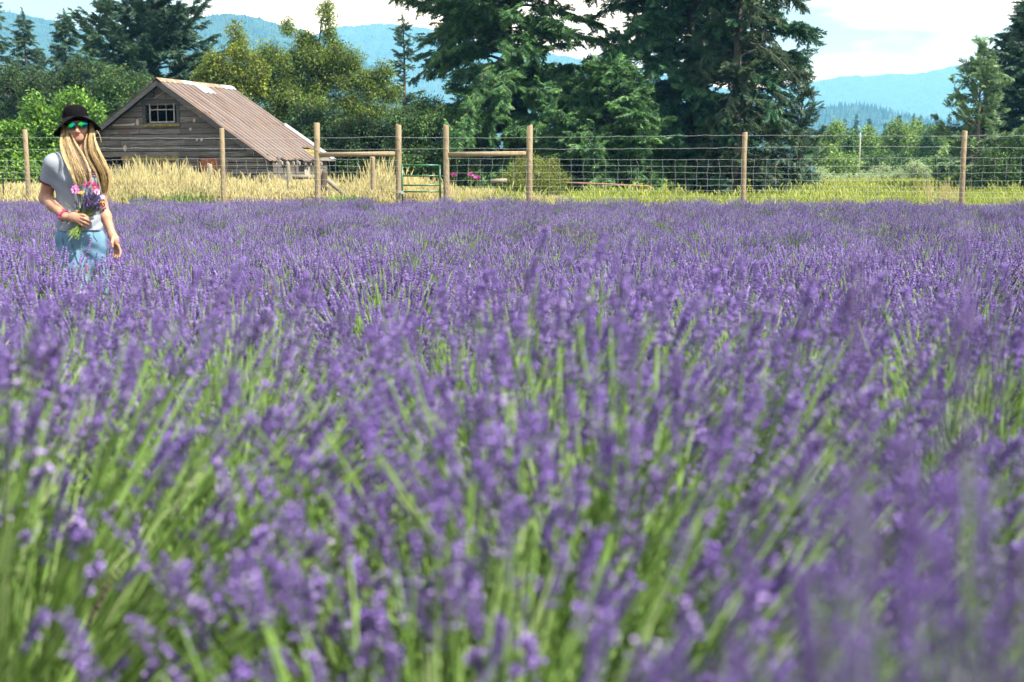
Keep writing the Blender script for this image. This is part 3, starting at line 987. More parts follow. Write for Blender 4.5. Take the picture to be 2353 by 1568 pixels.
_cl = {}
def clusters(mat, n=44, size=0.16, narrow=0.55):
    k = (mat.name, n, size, narrow)
    if k not in _cl:
        _cl[k] = [leaf_cluster(s_, mat, n, size, True, .5, narrow) for s_ in range(4)]
    return _cl[k]
_sp = {}
def sprigs(mat):
    if mat.name not in _sp:
        _sp[mat.name] = [spruce_sprig(s_, [mat]) for s_ in range(5)]
    return _sp[mat.name]

def limb_path(p0, p1, rng, sag=0.0, k=6, wob=0.04):
    p0, p1 = np.array(p0, float), np.array(p1, float)
    s_ = np.linspace(0, 1, k)[:, None]
    P = p0 * (1 - s_) + p1 * s_
    ln = np.linalg.norm(p1 - p0)
    P[1:-1] += rng.normal(0, wob * ln, (k - 2, 3))
    P[:, 2:3] += sag * ln * 4 * s_ * (1 - s_)
    return P

# ------------------------------------------------------------------ conifers
def conifer(name, label, px, D, H, Rb, mat, seed, group=None, z0=0.0, prof=None, dz=0.42, per=6, rise=0.15, droop=0.45, tip=0.12,
            spr=(0.5, 0.8), gap=0.34, bark=BARK_D, r0=None, cat='tree', skip=0.0, tufts=3, upshoot=0.0, lean=(0, 0), clump=0.0, lvar=(.62, 1.18)):
    rng = np.random.default_rng(seed)
    g = at_ground(px, D)
    root = thing(name, label, cat, g, 0, group)
    r0 = r0 or H * 0.015
    tz = np.linspace(0, H, 12)
    tr = MB()
    TP = np.stack([0.08 * np.sin(tz * .5 + seed) * (tz / H) + lean[0] * (tz / H), 0.08 * np.cos(tz * .4) * (tz / H) + lean[1] * (tz / H), tz - 0.15], 1)
    tr.tubes(TP, r0 * (1 - tz / H) ** 0.85 + 0.012, 9, 0)
    tr.build('trunk', bark, root)
    prof = prof or (lambda u, az: (1 - u) ** 0.8 * (0.55 + 0.45 * min(1, u * 6)))
    bp, br = [], []
    fw, ps, up, sc_ = [], [], [], []
    z = z0 + rng.uniform(0, dz)
    while z < H * 0.985:
        u = z / H
        for b in range(per):
            if rng.random() < skip: continue
            az = rng.uniform(0, 2 * PI)
            ln = Rb * prof(u, az) * rng.uniform(*lvar)
            if ln < 0.12: ln = 0.12
            zz = min(H * .985, z + rng.uniform(-dz, dz) * .8)
            c0 = np.array([np.interp(zz, tz, TP[:, 0]), np.interp(zz, tz, TP[:, 1]), zz])
            hor = np.array([math.cos(az), math.sin(az), 0])
            k = 7
            s_ = np.linspace(0, 1, k)
            rs = rise * rng.uniform(-.3, 2.2) * (1 + 1.5 * u) ; dr = droop * rng.uniform(.4, 1.5) * (1 - .5 * u)
            hz_ = ln * (rs * s_ - dr * s_ ** 2 + tip * s_ ** 4)
            bend = rng.normal(0, .12)
            lat = np.array([-hor[1], hor[0], 0])
            P = c0 + hor * (ln * s_)[:, None] + lat * (bend * ln * s_ ** 2)[:, None]
            P[:, 2] += hz_
            P[:, 2] = np.maximum(P[:, 2], 0.12 + 0.25 * rng.random())
            bp.append(P); br.append(np.linspace(0.012 + 0.012 * ln, 0.006, k))
            n = max(2, int(ln / gap))
            for t_ in (np.arange(n) + rng.uniform(.2, .8, n)) / n:
                if t_ < 0.16: continue
                p = np.array([np.interp(t_, s_, P[:, c]) for c in range(3)])
                e = np.array([np.interp(min(1, t_ + .08), s_, P[:, c]) for c in range(3)]) - np.array([np.interp(t_ - .08, s_, P[:, c]) for c in range(3)])
                e /= np.linalg.norm(e)
                for q in range(tufts):
                    a = [-0.85, 0.85, 0.0, 0.4, -0.4][q] + rng.normal(0, .22)
                    l2 = np.array([-e[1], e[0], 0])
                    d = e * math.cos(a) + l2 * math.sin(a)
                    d[2] += rng.uniform(-.5, .05) + upshoot * rng.random()
                    fw.append(d); ps.append(p + rng.normal(0, .03, 3)); sc_.append(rng.uniform(*spr) * (0.75 + .25 * (1 - t_)) * (1 if q < 2 else 1.1) * (1 - .42 * u))
                    up.append(np.array([0, 0, 1]) + rng.normal(0, .3, 3))
                if clump and t_ > .3 and rng.random() < clump:
                    for q in range(7):
                        d = rng.normal(0, 1, 3) + e * .9
                        d[2] = d[2] * .5 + (-.9 if q < 3 else .25)
                        fw.append(d / np.linalg.norm(d)); ps.append(p + rng.normal(0, .10, 3)); sc_.append(rng.uniform(.38, .68)); up.append(rng.normal(0, .5, 3) + np.array([0, 0, .7]))
        z += dz * (0.5 + 1.0 * rng.random())
    fw, ps, up, sc_ = map(np.array, (fw, ps, up, sc_))
    # leader
    top = np.array([TP[-1] + [0, 0, -.1], TP[-1] + [0, 0, -.45]])
    fw = np.concatenate([fw, [[.05, 0, 1], [0, .08, 1]]]); ps = np.concatenate([ps, top]); up = np.concatenate([up, [[1, 0, 0], [0, 1, 0]]]); sc_ = np.concatenate([sc_, [.5, .6]])
    ps[:, 2] = np.maximum(ps[:, 2], .1)
    bm = MB()
    bm.tubes(np.array(bp), np.array(br), 4, 0)
    bm.build('branches', bark, root)['kind'] = 'stuff'
    pr = sprigs(mat)
    scatter('crown', ps, frames_to_euler(fw, up), sc_, rng.integers(0, len(pr), len(ps)), pr, root)['kind'] = 'stuff'
    return root

# ------------------------------------------------------------------ broadleaved trees
def broadleaf(name, label, px, D, lobes, mat, seed, dens=1.0, cs=(0.5, 0.85), n=44, leaf=0.16, narrow=0.55, group=None, depth=1.0, bark=BARK_G, r0=0.12, cat='tree', shell=0.55, bare=0, stems=1, trunk_top=None):
    """lobes: (px, py, rx, ry) of the picture at distance D, turned into ellipsoids of leaf clusters"""
    rng = np.random.default_rng(seed)
    g = at_ground(px, D)
    root = thing(name, label, cat, g, 0, group)
    k = D / F
    cen, rad = [], []
    for i, (lx, ly, rx, ry) in enumerate(lobes):
        c = at(lx, ly, D) - g
        rr = np.array([rx * k, max(rx, ry * .7) * k * depth * .9, ry * k])
        cen.append(np.array([c.x, rng.uniform(-.4, .4) * rr[1], c.z])); rad.append(rr)
    cen, rad = np.array(cen), np.array(rad)
    ps, limbs, lr = [], [], []
    tips = []
    for c, rr in zip(cen, rad):
        vol = rr[0] * rr[1] * rr[2]
        area = (rr[0] * rr[1] + rr[0] * rr[2] + rr[1] * rr[2]) / 3 * 4 * PI
        m = int(max(16, area * 4.2 * dens / (np.mean(cs) ** 2)))
        d = rng.normal(0, 1, (m, 3)); d /= np.linalg.norm(d, axis=1, keepdims=True)
        rr_ = (shell + (1 - shell) * rng.uniform(0, 1, (m, 1))) * rng.uniform(0.85, 1.12, (m, 1))
        # clumpy: pull towards a few random centres
        kc = max(4, int(m / 12))
        cc = rng.normal(0, 1, (kc, 3)); cc /= np.linalg.norm(cc, axis=1, keepdims=True)
        near = np.argmax(d @ cc.T, 1)
        d = d * 0.62 + cc[near] * 0.38
        d /= np.linalg.norm(d, axis=1, keepdims=True)
        p = c + d * rr_ * rr * rng.uniform(0.82, 1.1, kc)[near][:, None]
        ps.append(p)
        for q in range(min(kc, 10)):
            tips.append((c, c + cc[q] * rr * 0.85))
    ps = np.concatenate(ps)
    ps = ps[ps[:, 2] > 0.05]
    zt = trunk_top or max(0.6, np.percentile(cen[:, 2], 30))
    base_pts = [np.array([rng.normal(0, .25) if stems > 1 else 0, rng.normal(0, .25) if stems > 1 else 0, -.1]) for _ in range(stems)]
    tr = MB()
    fork = []
    for b in base_pts:
        e = np.array([np.mean(cen[:, 0]) * .4 + rng.normal(0, .2), rng.normal(0, .2), zt])
        tr.tubes(limb_path(b, e, rng, 0, 7, .02), np.linspace(r0, r0 * .6, 7), 8, 0)
        fork.append(e)
    for c, rr in zip(cen, rad):
        f = fork[rng.integers(0, stems)]
        tr.tubes(limb_path(f, c, rng, .05), np.linspace(r0 * .55, r0 * .22, 6), 6, 0)
    tr.build('trunk', bark, root)
    bm = MB()
    for c, e in tips:
        bm.tubes(limb_path(c, e, rng, .05, 5), np.linspace(r0 * .2, .012, 5), 4, 0)
    for q in range(bare):
        c, rr = cen[rng.integers(0, len(cen))], rad[0]
        e = c + np.array([rng.normal(0, .4), rng.normal(0, .3), rng.uniform(.8, 1.5) * rr[2] * 1.2])
        bm.tubes(limb_path(c, e, rng, 0, 5, .03), np.linspace(.02, .006, 5), 3, 0)
    if tips: bm.build('branches', bark, root)['kind'] = 'stuff'
    m = len(ps)
    pr = clusters(mat, n, leaf, narrow)
    rot = np.stack([rng.normal(0, .45, m), rng.normal(0, .45, m), rng.uniform(0, 6.28, m)], 1)
    scatter('crown', ps, rot, rng.uniform(*cs, m), rng.integers(0, 4, m), pr, root)['kind'] = 'stuff'
    return root

# --- conifers behind the barn
FARL = 'tall conifers behind the barn and the woman'
conifer('conifer', 'dark narrow conifer at the left edge of the picture, its top below the hill line', 4, 74, 11.0, 2.9, M_FIR, 11, FARL, dz=.3, per=8, spr=(.45, .8))
conifer('conifer', 'slim dark spire conifer with a pointed top, left of the small pointed one', 74, 78, 10.7, 2.5, M_FIR, 12, FARL, dz=.3, per=8, spr=(.45, .8), skip=.1)
conifer('conifer', 'smallest of the pointed conifers behind the lime green shrub', 105, 86, 9.2, 2.2, M_FIR, 13, FARL, dz=.3, per=8, spr=(.45, .75))
conifer('conifer', 'broad based dark conifer above the black hat with a slender top', 164, 80, 10.9, 3.4, M_FIR, 14, FARL, dz=.28, per=8, spr=(.5, .85))
conifer('conifer', 'blunt topped mid green conifer between the dark one and the tallest fir', 222, 84, 10.4, 3.0, M_GREEN and M_SPR2, 15, FARL, dz=.3, per=8, spr=(.5, .85))
conifer('fir_tree', 'tallest dark fir behind the barn, its open top cut by the picture edge', 366, 62, 12.6, 4.6, M_FIR, 16, None,
        prof=lambda u, az: (1 - u) ** 0.55 * (0.75 + .25 * min(1, u * 5)), dz=.34, per=7, rise=.34, droop=.25, tip=.2, spr=(.5, .95), gap=.28, skip=.1, upshoot=.35, tufts=5)
conifer('conifer', 'small dark conifer standing before the hill, left of the big spruces', 930, 76, 10.2, 2.0, M_FIR, 17, None, dz=.42, per=6, spr=(.45, .75), skip=.1, rise=.3, upshoot=.2)

# --- the two big spruces
conifer('spruce_tree', 'big spruce with loose open crown and long drooping arms, right of the gate', 1170, 53, 14.0, 5.3, M_SPR2, 21, None,
        prof=lambda u, az: (0.82 + 0.25 * math.sin(3 * az + 1) * (u > .1)) * (1.0 if u < .70 else (1 - (u - .70) / .32)), dz=.36, per=7, rise=.2, droop=.55, tip=.0, spr=(.45, .88), gap=.26, skip=.12, r0=.24, tufts=4, clump=.5, lvar=(.45, 1.15))
conifer('spruce_tree', 'densest and darkest big spruce, its needles hanging in heavy clumps', 1585, 52, 15.0, 4.4, M_SPR, 22, None,
        prof=lambda u, az: (0.92 + 0.12 * math.sin(2 * az + 3)) * (1.0 if u < .65 else (1 - (u - .65) / .37)), dz=.34, per=7, rise=.2, droop=.55, tip=.0, spr=(.45, .85), gap=.27, skip=.06, r0=.26, tufts=4, clump=.55, lvar=(.4, 1.12))
conifer('old_conifer', 'old conifer with a bare grey trunk and thin hanging twigs right of the densest spruce', 1690, 49.0, 14.0, 3.3, M_OLDC, 122, None,
        prof=lambda u, az: (0.55 + .45 * max(0, math.cos(az))) * (1.0 if u < .68 else (1 - (u - .68) / .34)), dz=.40, per=5, rise=.25, droop=.75, tip=.0, spr=(.35, .65), gap=.28, skip=.24, r0=.21, tufts=3, bark=BARK_O, clump=.25, lvar=(.4, 1.15))
conifer('conifer', 'thin wispy conifer with upturned twigs at the right side of the old conifer', 1838, 56, 5.6, 1.7, M_FIR, 23, None, dz=.4, per=5, rise=.35, droop=.2, tip=.25, spr=(.4, .7), upshoot=.5, skip=.15)
conifer('conifer', 'low dark bushy conifer between the old conifer trunk and the wispy one', 1775, 56, 5.4, 2.6, M_FIR, 24, None, dz=.36, per=6, spr=(.5, .8))
conifer('conifer', 'low spreading spruce between the two big spruces, sunlit on top', 1400, 49, 5.4, 3.3, M_SPR2, 25, None, prof=lambda u, az: (1 - u) ** .7, dz=.28, per=7, spr=(.5, .85), rise=.25, gap=.28, tufts=4, clump=.4)

# --- right edge
conifer('conifer', 'tall dark conifer at the right edge of the picture', 2346, 60, 9.0, 3.6, M_FIR, 31, None, dz=.26, per=9, rise=.2, droop=.4, tip=.15, spr=(.5, .85), upshoot=.25, clump=.25, gap=.28)
conifer('larch_tree', 'pale green open conifer with upturned shoots by the last fence post', 2242, 57, 6.6, 2.2, M_LARCH, 32, None, dz=.34, per=6, rise=.45, droop=.25, tip=.35, spr=(.35, .65), upshoot=.7, skip=.12, tufts=4, clump=.2, bark=BARK_G)

# --- broadleaved trees
broadleaf('walnut_tree', 'bright lime green leafy tree behind the woman and the fence', 90, 52, [(60, 330, 85, 70), (165, 262, 62, 48), (25, 395, 80, 60), (74, 262, 24, 40), (205, 330, 55, 70), (120, 400, 110, 60), (150, 330, 80, 70), (15, 320, 40, 40), (-60, 360, 80, 90), (-150, 380, 80, 90)], M_LIME, 41, cs=(.5, .9), n=40, leaf=.2, stems=3, dens=1.2)
broadleaf('leafy_tree', 'mid green leafy tree at the foot of the tall fir behind the barn roof', 285, 57, [(262, 215, 50, 60), (310, 240, 60, 60), (330, 205, 20, 24), (240, 290, 60, 60), (350, 290, 70, 60)], M_GREEN, 42, dens=1.1)
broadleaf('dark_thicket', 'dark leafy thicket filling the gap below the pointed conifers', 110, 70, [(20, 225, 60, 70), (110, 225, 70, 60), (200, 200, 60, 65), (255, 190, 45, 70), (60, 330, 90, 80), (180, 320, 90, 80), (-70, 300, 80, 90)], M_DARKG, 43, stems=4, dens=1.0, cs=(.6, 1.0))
broadleaf('yellowing_tree', 'yellowish leafy tree rising right behind the barn roof peak', 520, 57, [(530, 150, 55, 45), (498, 160, 32, 30), (545, 95, 22, 40), (540, 215, 75, 55), (470, 175, 30, 26), (575, 170, 40, 50), (480, 270, 60, 60)], M_YELLOW, 44, dens=.85, bare=6)
broadleaf('pear_tree', 'large olive and yellow leafed tree behind the barn with two thin shoots above', 700, 60, [(655, 150, 65, 62), (735, 140, 62, 60), (800, 165, 62, 55), (858, 205, 42, 55), (700, 230, 105, 70), (825, 255, 80, 65), (620, 220, 60, 80), (756, 60, 13, 48), (748, 25, 9, 22), (660, 62, 6, 20), (880, 160, 22, 26), (905, 225, 22, 30), (640, 300, 90, 70), (610, 130, 30, 40), (700, 105, 38, 40), (780, 130, 40, 40)], M_OLIVE, 45, dens=.8, bare=14, shell=.35, leaf=.15)
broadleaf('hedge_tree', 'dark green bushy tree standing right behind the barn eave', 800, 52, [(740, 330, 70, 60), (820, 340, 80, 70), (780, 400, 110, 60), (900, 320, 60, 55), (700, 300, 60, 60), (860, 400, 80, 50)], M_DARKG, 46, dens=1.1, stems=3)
broadleaf('hedge_tree', 'green bushy tree with a few yellow sprigs behind the wooden brace and gate', 960, 50, [(950, 300, 60, 60), (990, 270, 45, 45), (960, 380, 80, 60), (1040, 340, 60, 60), (915, 370, 50, 60), (1030, 400, 70, 40)], M_GREEN, 47, dens=1.1, stems=3)
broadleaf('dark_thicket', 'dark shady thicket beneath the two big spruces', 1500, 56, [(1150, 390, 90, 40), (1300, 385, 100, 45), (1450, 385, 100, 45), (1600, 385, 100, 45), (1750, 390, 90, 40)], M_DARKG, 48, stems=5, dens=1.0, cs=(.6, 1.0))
broadleaf('yellow_shrub', 'yellow green rounded shrub behind the right brace post', 1225, 38.5, [(1200, 400, 38, 34), (1240, 394, 42, 34), (1225, 428, 66, 30), (1178, 420, 30, 28), (1276, 425, 30, 24)], M_BROOM, 49, dens=1.3, cs=(.3, .5), r0=.03, stems=4, cat='shrub', leaf=.14, narrow=.3)

# --- the bushy middle distance at the right
POP = 'rounded leafy trees in the middle distance at the right'
for i, (px_, D_, lob, mt, lab) in enumerate([
    (1915, 118, [(1915, 315, 28, 38), (1905, 360, 42, 42), (1890, 330, 24, 30)], M_POPL, 'leafy tree next to the dark spruce flank, leftmost of the middle distance trees'),
    (1952, 112, [(1952, 330, 16, 30), (1950, 370, 26, 40)], M_GREEN, 'narrow dark rounded tree between two paler ones in the middle distance'),
    (2000, 130, [(2000, 325, 20, 34), (1985, 365, 40, 32), (2015, 350, 26, 30)], M_POPL, 'loose grey green tree with a pointed top in the middle distance'),
    (2062, 125, [(2062, 310, 26, 32), (2050, 345, 32, 36), (2080, 340, 30, 40)], M_POPL, 'tallest round headed leafy tree in the middle distance'),
    (2102, 128, [(2102, 308, 20, 28), (2100, 345, 30, 34)], M_POPL, 'round leafy tree just right of the tallest middle distance tree'),
    (2140, 122, [(2140, 318, 20, 34), (2135, 355, 34, 36)], M_GREEN, 'egg shaped darker leafy tree in the middle distance'),
    (2178, 122, [(2178, 330, 22, 30), (2185, 360, 34, 34), (2160, 345, 18, 26)], M_POPL, 'pale sunlit leafy tree left of the last fence post'),
    (1940, 100, [(1930, 385, 42, 34), (1960, 400, 30, 24)], M_POPL, 'bright green low tree in front of the narrow dark rounded tree'),
    (2035, 100, [(2030, 385, 48, 28), (2080, 385, 46, 26), (2120, 390, 36, 24)], M_GREEN, 'broad green thicket below the tallest middle distance tree'),
    (2200, 90, [(2200, 370, 42, 44), (2170, 395, 40, 28), (2240, 380, 44, 44)], M_POPL, 'large green bush crowding around the last fence post')]):
    broadleaf('leafy_tree', lab, px_, D_, lob, mt, 60 + i, dens=.8, cs=(.8, 1.3), n=36, leaf=.22, group=POP, stems=2)
PALE = 'silvery shrubs beyond the fence at the right'
for i, (px_, D_, lob, lab) in enumerate([
    (1872, 74, [(1872, 412, 26, 20), (1895, 418, 18, 14)], 'small silvery shrub at the foot of the dark spruce flank'),
    (1960, 80, [(1950, 418, 40, 12), (1985, 413, 30, 14), (1925, 420, 22, 10)], 'low wide silvery shrub at the edge of the green meadow'),
    (2040, 82, [(2030, 404, 28, 20), (2055, 412, 26, 16)], 'middle silvery shrub left of the bigger round one'),
    (2098, 80, [(2085, 400, 32, 24), (2110, 402, 30, 22), (2080, 416, 44, 14)], 'biggest round silvery green shrub beyond the fence')]):
    broadleaf('silvery_shrub', lab, px_, D_, lob, M_WILLOW, 80 + i, dens=1.1, cs=(.5, .8), n=40, leaf=.16, narrow=.3, group=PALE, stems=3, r0=.04, cat='shrub')
broadleaf('dark_bush', 'dark shaded bush below the tall conifer at the right edge', 2310, 56, [(2290, 385, 60, 45), (2345, 370, 60, 60), (2400, 370, 60, 60), (2260, 405, 40, 24)], M_GREEN, 91, dens=1.1, stems=3, cat='bush')
FB = 'far bluish conifers in front of the right hill'
rng_ = np.random.default_rng(5)
ADJ = ['first from the left', 'second from the left', 'third from the left', 'fourth from the left', 'fifth from the left', 'sixth from the left', 'seventh from the left', 'eighth from the left', 'ninth from the left', 'tenth from the left', 'eleventh from the left', 'last at the right']
for i, (px_, ty) in enumerate([(1938, 276), (1963, 266), (1992, 274), (2030, 285), (2062, 268), (2095, 264), (2109, 268), (2146, 268), (2176, 264), (2196, 278), (2213, 276), (2228, 288)]):
    D_ = 300 + rng_.uniform(-25, 40)
    conifer('far_conifer', 'bluish far conifer above the leafy trees at the right, ' + ADJ[i], px_, D_, (395 - ty) / F * D_ + 1.26, 1.7 * rng_.uniform(.8, 1.1), M_FIR, 100 + i, FB, dz=.45, per=6, spr=(.6, 1.0), gap=.5, rise=.1, droop=.4)
broadleaf('far_woods', 'bluish far belt of woods behind the middle distance trees at the right', 2050, 240, [(x, 352, 40, 34) for x in range(1780, 2420, 45)], M_GREEN, 130, stems=6, dens=.5, cs=(1.5, 2.4), cat='woods')['kind'] = 'stuff'
# ------------------------------------------------------------------ deer fence, gate, old posts
def post_mat(name, c):
    m, t = new_mat(name)
    n = noise(t, 3.0, 6, stretch=(7, 7, .7), rough=.6)
    n2 = noise(t, 1.2, 3)
    col = mixc(t, 0.5, ramp(t, n, [(0.3, tuple(x * .55 for x in c)), (0.7, tuple(min(1, x * 1.25) for x in c))]), ramp(t, n2, [(.3, tuple(x * .7 for x in c)), (.7, tuple(min(1, x * 1.2) for x in c))]))
    return finish(m, t, col, .85, .15, bump=n, bump_d=.006)
M_POST = post_mat('round post wood', (0.30, 0.235, 0.145))
M_OLDP = post_mat('old grey post wood', (0.25, 0.225, 0.165))
M_ROTP = post_mat('rotten post wood', (0.12, 0.092, 0.07))
M_WIRE = plain('galvanized wire', (0.36, 0.39, 0.385), 0.45, 0.5)
M_GATE = plain('green painted steel', (0.020, 0.115, 0.050), 0.35, 0.5, 0.2, 6)
M_RUSTP = plain('rusty pipe', (0.26, 0.14, 0.10), 0.7, 0.3, .35, 6)
M_BLK = plain('black steel', (0.02, 0.022, 0.02), 0.5, 0.4)

def fence_y(px): return 32.4 + (1176 - px) / 1176 * 1.5
def fp(px, z):
    Y = fence_y(px)
    p = at(px, 400, Y)
    return np.array([p.x, Y, z])

def round_post(name, mat, p, top, r, parent, lean=(0, 0), seed=0, base=-.2):
    rng = np.random.default_rng(seed)
    zz = np.array([base, .4, 1.0, 1.6, top - .02, top])
    zz = zz[zz <= top]
    zz[-1] = top
    b = MB()
    P = np.stack([p[0] + lean[0] * zz + rng.normal(0, .004, len(zz)), p[1] + lean[1] * zz, zz], 1)
    rr = r * (1.06 - .05 * zz / top) * rng.uniform(.97, 1.03, len(zz)); rr[-1] *= .88
    b.tubes(P, rr, 12, 0, cap=True)
    return b.build(name, mat, parent)

GATE_L, GATE_R = 916, 1025
tops = {64: 300, 512: 297, 729: 285, 916: 289, 1025: 290, 1216: 291, 1709: 306, 2212: 303, -400: 303, 2700: 300}
def ztop(px):
    return CAM_Z + (395 - tops[px]) / F * fence_y(px)
WZ = [0.30, 0.48, 0.65, 0.78, 0.91, 1.06, 1.23, 1.40, 1.57, 1.84, 2.12]     # strand heights; the two top ones carry no mesh

def deer_fence(name, label, posts, rails):
    root = thing(name, label, 'fence', (float(fp(posts[len(posts) // 2], 0)[0]), fence_y(posts[len(posts) // 2]), 0))
    off = np.array(root.location)
    for i, px in enumerate(posts):
        p = fp(px, 0) - off
        round_post('post', M_POST, p, ztop(px), .062 if px not in (729, 916, 1025, 1216) else .074, root, lean=(.004 if px > 100 else -.012, 0), seed=px + 900)
    for a, b_ in rails:
        pa, pb = fp(a, 1.69) - off, fp(b_, 1.71) - off
        mb = MB(); mb.tubes(np.array([pa + (.07, 0, 0), pa * .5 + pb * .5, pb - (.07, 0, 0)]), [.062, .060, .062], 12, 0, cap=True); mb.build('brace_rail', M_POST, root)
    rng = np.random.default_rng(len(posts) * 7)
    def strand(z, a, b_):
        n = max(6, int(abs(b_ - a) / 24))
        pxs = np.linspace(a, b_, n)
        P = np.array([fp(q, z) for q in pxs]) - off
        P[:, 1] -= .085
        P[:, 2] += rng.normal(0, .006, n) + .02 * np.sin(np.linspace(0, 9, n) + z * 5)
        return P
    for z in WZ[-2:]:
        mb = MB(); P = strand(z, posts[0], posts[-1]); mb.tubes(P, [.0031] * len(P), 4, 0); mb.build('top_wire', M_WIRE, root)
    for z in WZ[:-2]:
        mb = MB(); P = strand(z, posts[0], posts[-1]); mb.tubes(P, [.0027] * len(P), 4, 0); mb.build('mesh_wire', M_WIRE, root)
    # upright stay wires
    x0, x1 = fp(posts[0], 0)[0], fp(posts[-1], 0)[0]
    n = int((x1 - x0) / .268)
    for q in range(n + 1):
        px = posts[0] + (posts[-1] - posts[0]) * q / n
        zz = np.array(WZ[:-2])
        w = rng.normal(0, .017, len(zz)) + rng.normal(0, .02)
        P = np.array([fp(px, z) for z in zz]) - off
        P[:, 1] -= .085; P[:, 0] += w
        mb = MB(); mb.tubes(P, [.0023] * len(zz), 4, 0); mb.build('stay_wire', M_WIRE, root)
    return root
deer_fence('wire_fence', 'tall wire mesh fence on round posts left of the green gate, passing before the barn', [-400, 64, 512, 729, 916], [(729, 916)])
deer_fence('wire_fence', 'tall wire mesh fence on round posts right of the green gate, before the big spruces', [1025, 1216, 1709, 2212, 2700], [(1025, 1216)])
# bare strands that run on over the gate
for z, lab in ((1.84, 'lower of the two thin wires strung across above the green gate'), (2.12, 'upper of the two thin wires strung across above the green gate')):
    a, b_ = fp(GATE_L, z), fp(GATE_R, z)
    P = np.linspace(a, b_, 6); P[:, 1] -= .085; P[1:-1, 2] -= .012
    mb = MB(); mb.tubes(P, [.0036] * 6, 4, 0); tag(mb.build('gate_wire', M_WIRE), lab, 'wire', 'wires above the gate')

# gate
g0, g1 = fp(924, 0), fp(1011, 0)
groot = thing('metal_gate', 'small green tubular steel gate between the two round posts', 'gate', (g0 + g1) / 2)
go = np.array(groot.location)
zb, zt_ = .46, 1.43
for q, P in enumerate((g0, g1)):
    p = P - go
    mb = MB(); mb.tubes(np.array([p + (0, 0, zb), p + (0, 0, zt_)]), [.026, .026], 10, 0, cap=True); mb.build('stile', M_GATE, groot)
for z in (zb + .02, .76, .92, 1.155, zt_ - .01):
    a, b_ = g0 - go + (.03, 0, z), g1 - go - (.03, 0, -z)
    mb = MB(); mb.tubes(np.array([a, b_]), [.025 if z > 1.3 else .021] * 2, 10, 0, cap=True); mb.build('gate_rail', M_GATE, groot)
mb = MB(); a = g0 - go; mb.tubes(np.array([a + (-.24, -.05, .745), a + (-.05, -.06, .74), a + (.02, -.04, .73)]), [.012] * 3, 6, 0, cap=True); mb.box((a[0] - .03, -.06, .70), (a[0] + .04, -.028, .78)); mb.build('latch', M_WIRE, groot)
for z in (.75, 1.15):
    mb = MB(); a = g1 - go; mb.tubes(np.array([a + (.02, 0, z), a + (.13, .0, z)]), [.014] * 2, 6, 0, cap=True); mb.build('hinge', M_WIRE, groot)

# old posts behind the fence
def single_post(name, label, px, Y, ty, r, mat, lean=(0, 0), group=None, cat='post'):
    g = at_ground(px, Y)
    root = thing(name, label, cat, g, 0, group)
    round_post('shaft', mat, np.array([0, 0, 0]), CAM_Z + (395 - ty) / F * Y, r, root, lean, int(px))
    return root
OP = 'old wooden posts standing behind the wire fence'
single_post('wooden_post', 'short grey wooden post beside the tall fence post in front of the barn wall', 483, 36, 377, .07, M_OLDP, group=OP)
single_post('wooden_post', 'short pale wooden post before the barn eave, end of the low rail', 665, 35, 374, .055, M_OLDP, (-.02, 0), OP)
single_post('wooden_post', 'plain brown post under the wooden brace rail, left of the gate', 857, 34.2, 361, .062, M_POST, group=OP)
single_post('wooden_post', 'grey post close behind the left brace post', 737, 34.6, 390, .07, M_OLDP, group=OP)
pa, pb = at(668, 408, 35), at(733, 407, 35)
mb = MB(); mb.tubes(np.array([pa + Vector((.06, 0, 0)), pa.lerp(pb, .5), pb]), [.055, .053, .055], 10, 0, cap=True); tag(mb.build('low_rail', M_OLDP), 'low round wooden rail between two short posts before the barn', 'rail')
g = at_ground(744, 34)
rt = thing('rotten_post', 'leaning dark weathered split post beside the left brace post', 'post', g)
round_post('shaft', M_ROTP, np.array([-.10, 0, 0]), 1.28, .085, rt, (.10, 0), 5)
round_post('split_piece', M_ROTP, np.array([.10, -.06, 0]), .86, .07, rt, (.02, 0), 6)
pa, pb = at(738, 402, 34.5), at(800, 455, 34.2)
mb = MB(); mb.tubes(np.array([pa, pa.lerp(pb, .5), pb]), [.06, .06, .055], 10, 0, cap=True); tag(mb.build('leaning_pole', M_OLDP), 'pale round pole slanting down to the ground right of the rotten post', 'pole')
for px, ty, Y, lab in ((6, 397, 35.5, 'thin black steel stake at the left edge in the dry grass'), (268, 400, 35, 'thin black steel stake right of the woman in the dry grass')):
    g = at_ground(px, Y)
    rt = thing('steel_stake', lab, 'stake', g, 0, 'black steel stakes in the dry grass')
    h_ = CAM_Z + (395 - ty) / F * Y
    mb = MB(); mb.box((-.02, -.004, -.2), (.02, .004, h_)); mb.box((-.005, .004, -.2), (.005, .03, h_)); mb.build('bar', M_BLK, rt)
    mb = MB()
    for q in range(8): mb.box((-.008, -.014, .3 + q * .12), (.008, -.0045, .33 + q * .12))
    mb.build('studs', M_BLK, rt)
pts = [at(1240, 419, 40), at(1330, 421, 40), at(1400, 424, 40), at(1470, 427, 40), at(1490, 429, 40), at(1500, 434, 40), at(1502, 446, 40)]
mb = MB(); mb.tubes(np.array(pts), [.024] * 7, 8, 0, cap=True)
pr_ = tag(mb.build('pipe_rail', M_RUSTP), 'low rusty bent pipe rail in the grass under the dark spruces', 'pipe rail')
mb = MB(); p = at(1350, 440, 40.0); mb.tubes(np.array([(pts[1].x + .8, 40, pts[1].z - .05), (pts[1].x + .8, 40, 0)]), [.02, .02], 8, 0); mb.build('leg', M_RUSTP, pr_)
pa, pb = at(1128, 417, 38), at(1165, 415, 38)
mb = MB(); mb.tubes(np.array([pa, pb]), [.07, .065], 10, 0, cap=True); tag(mb.build('log', M_OLDP), 'short grey log lying in the grass left of the yellow shrub', 'log')
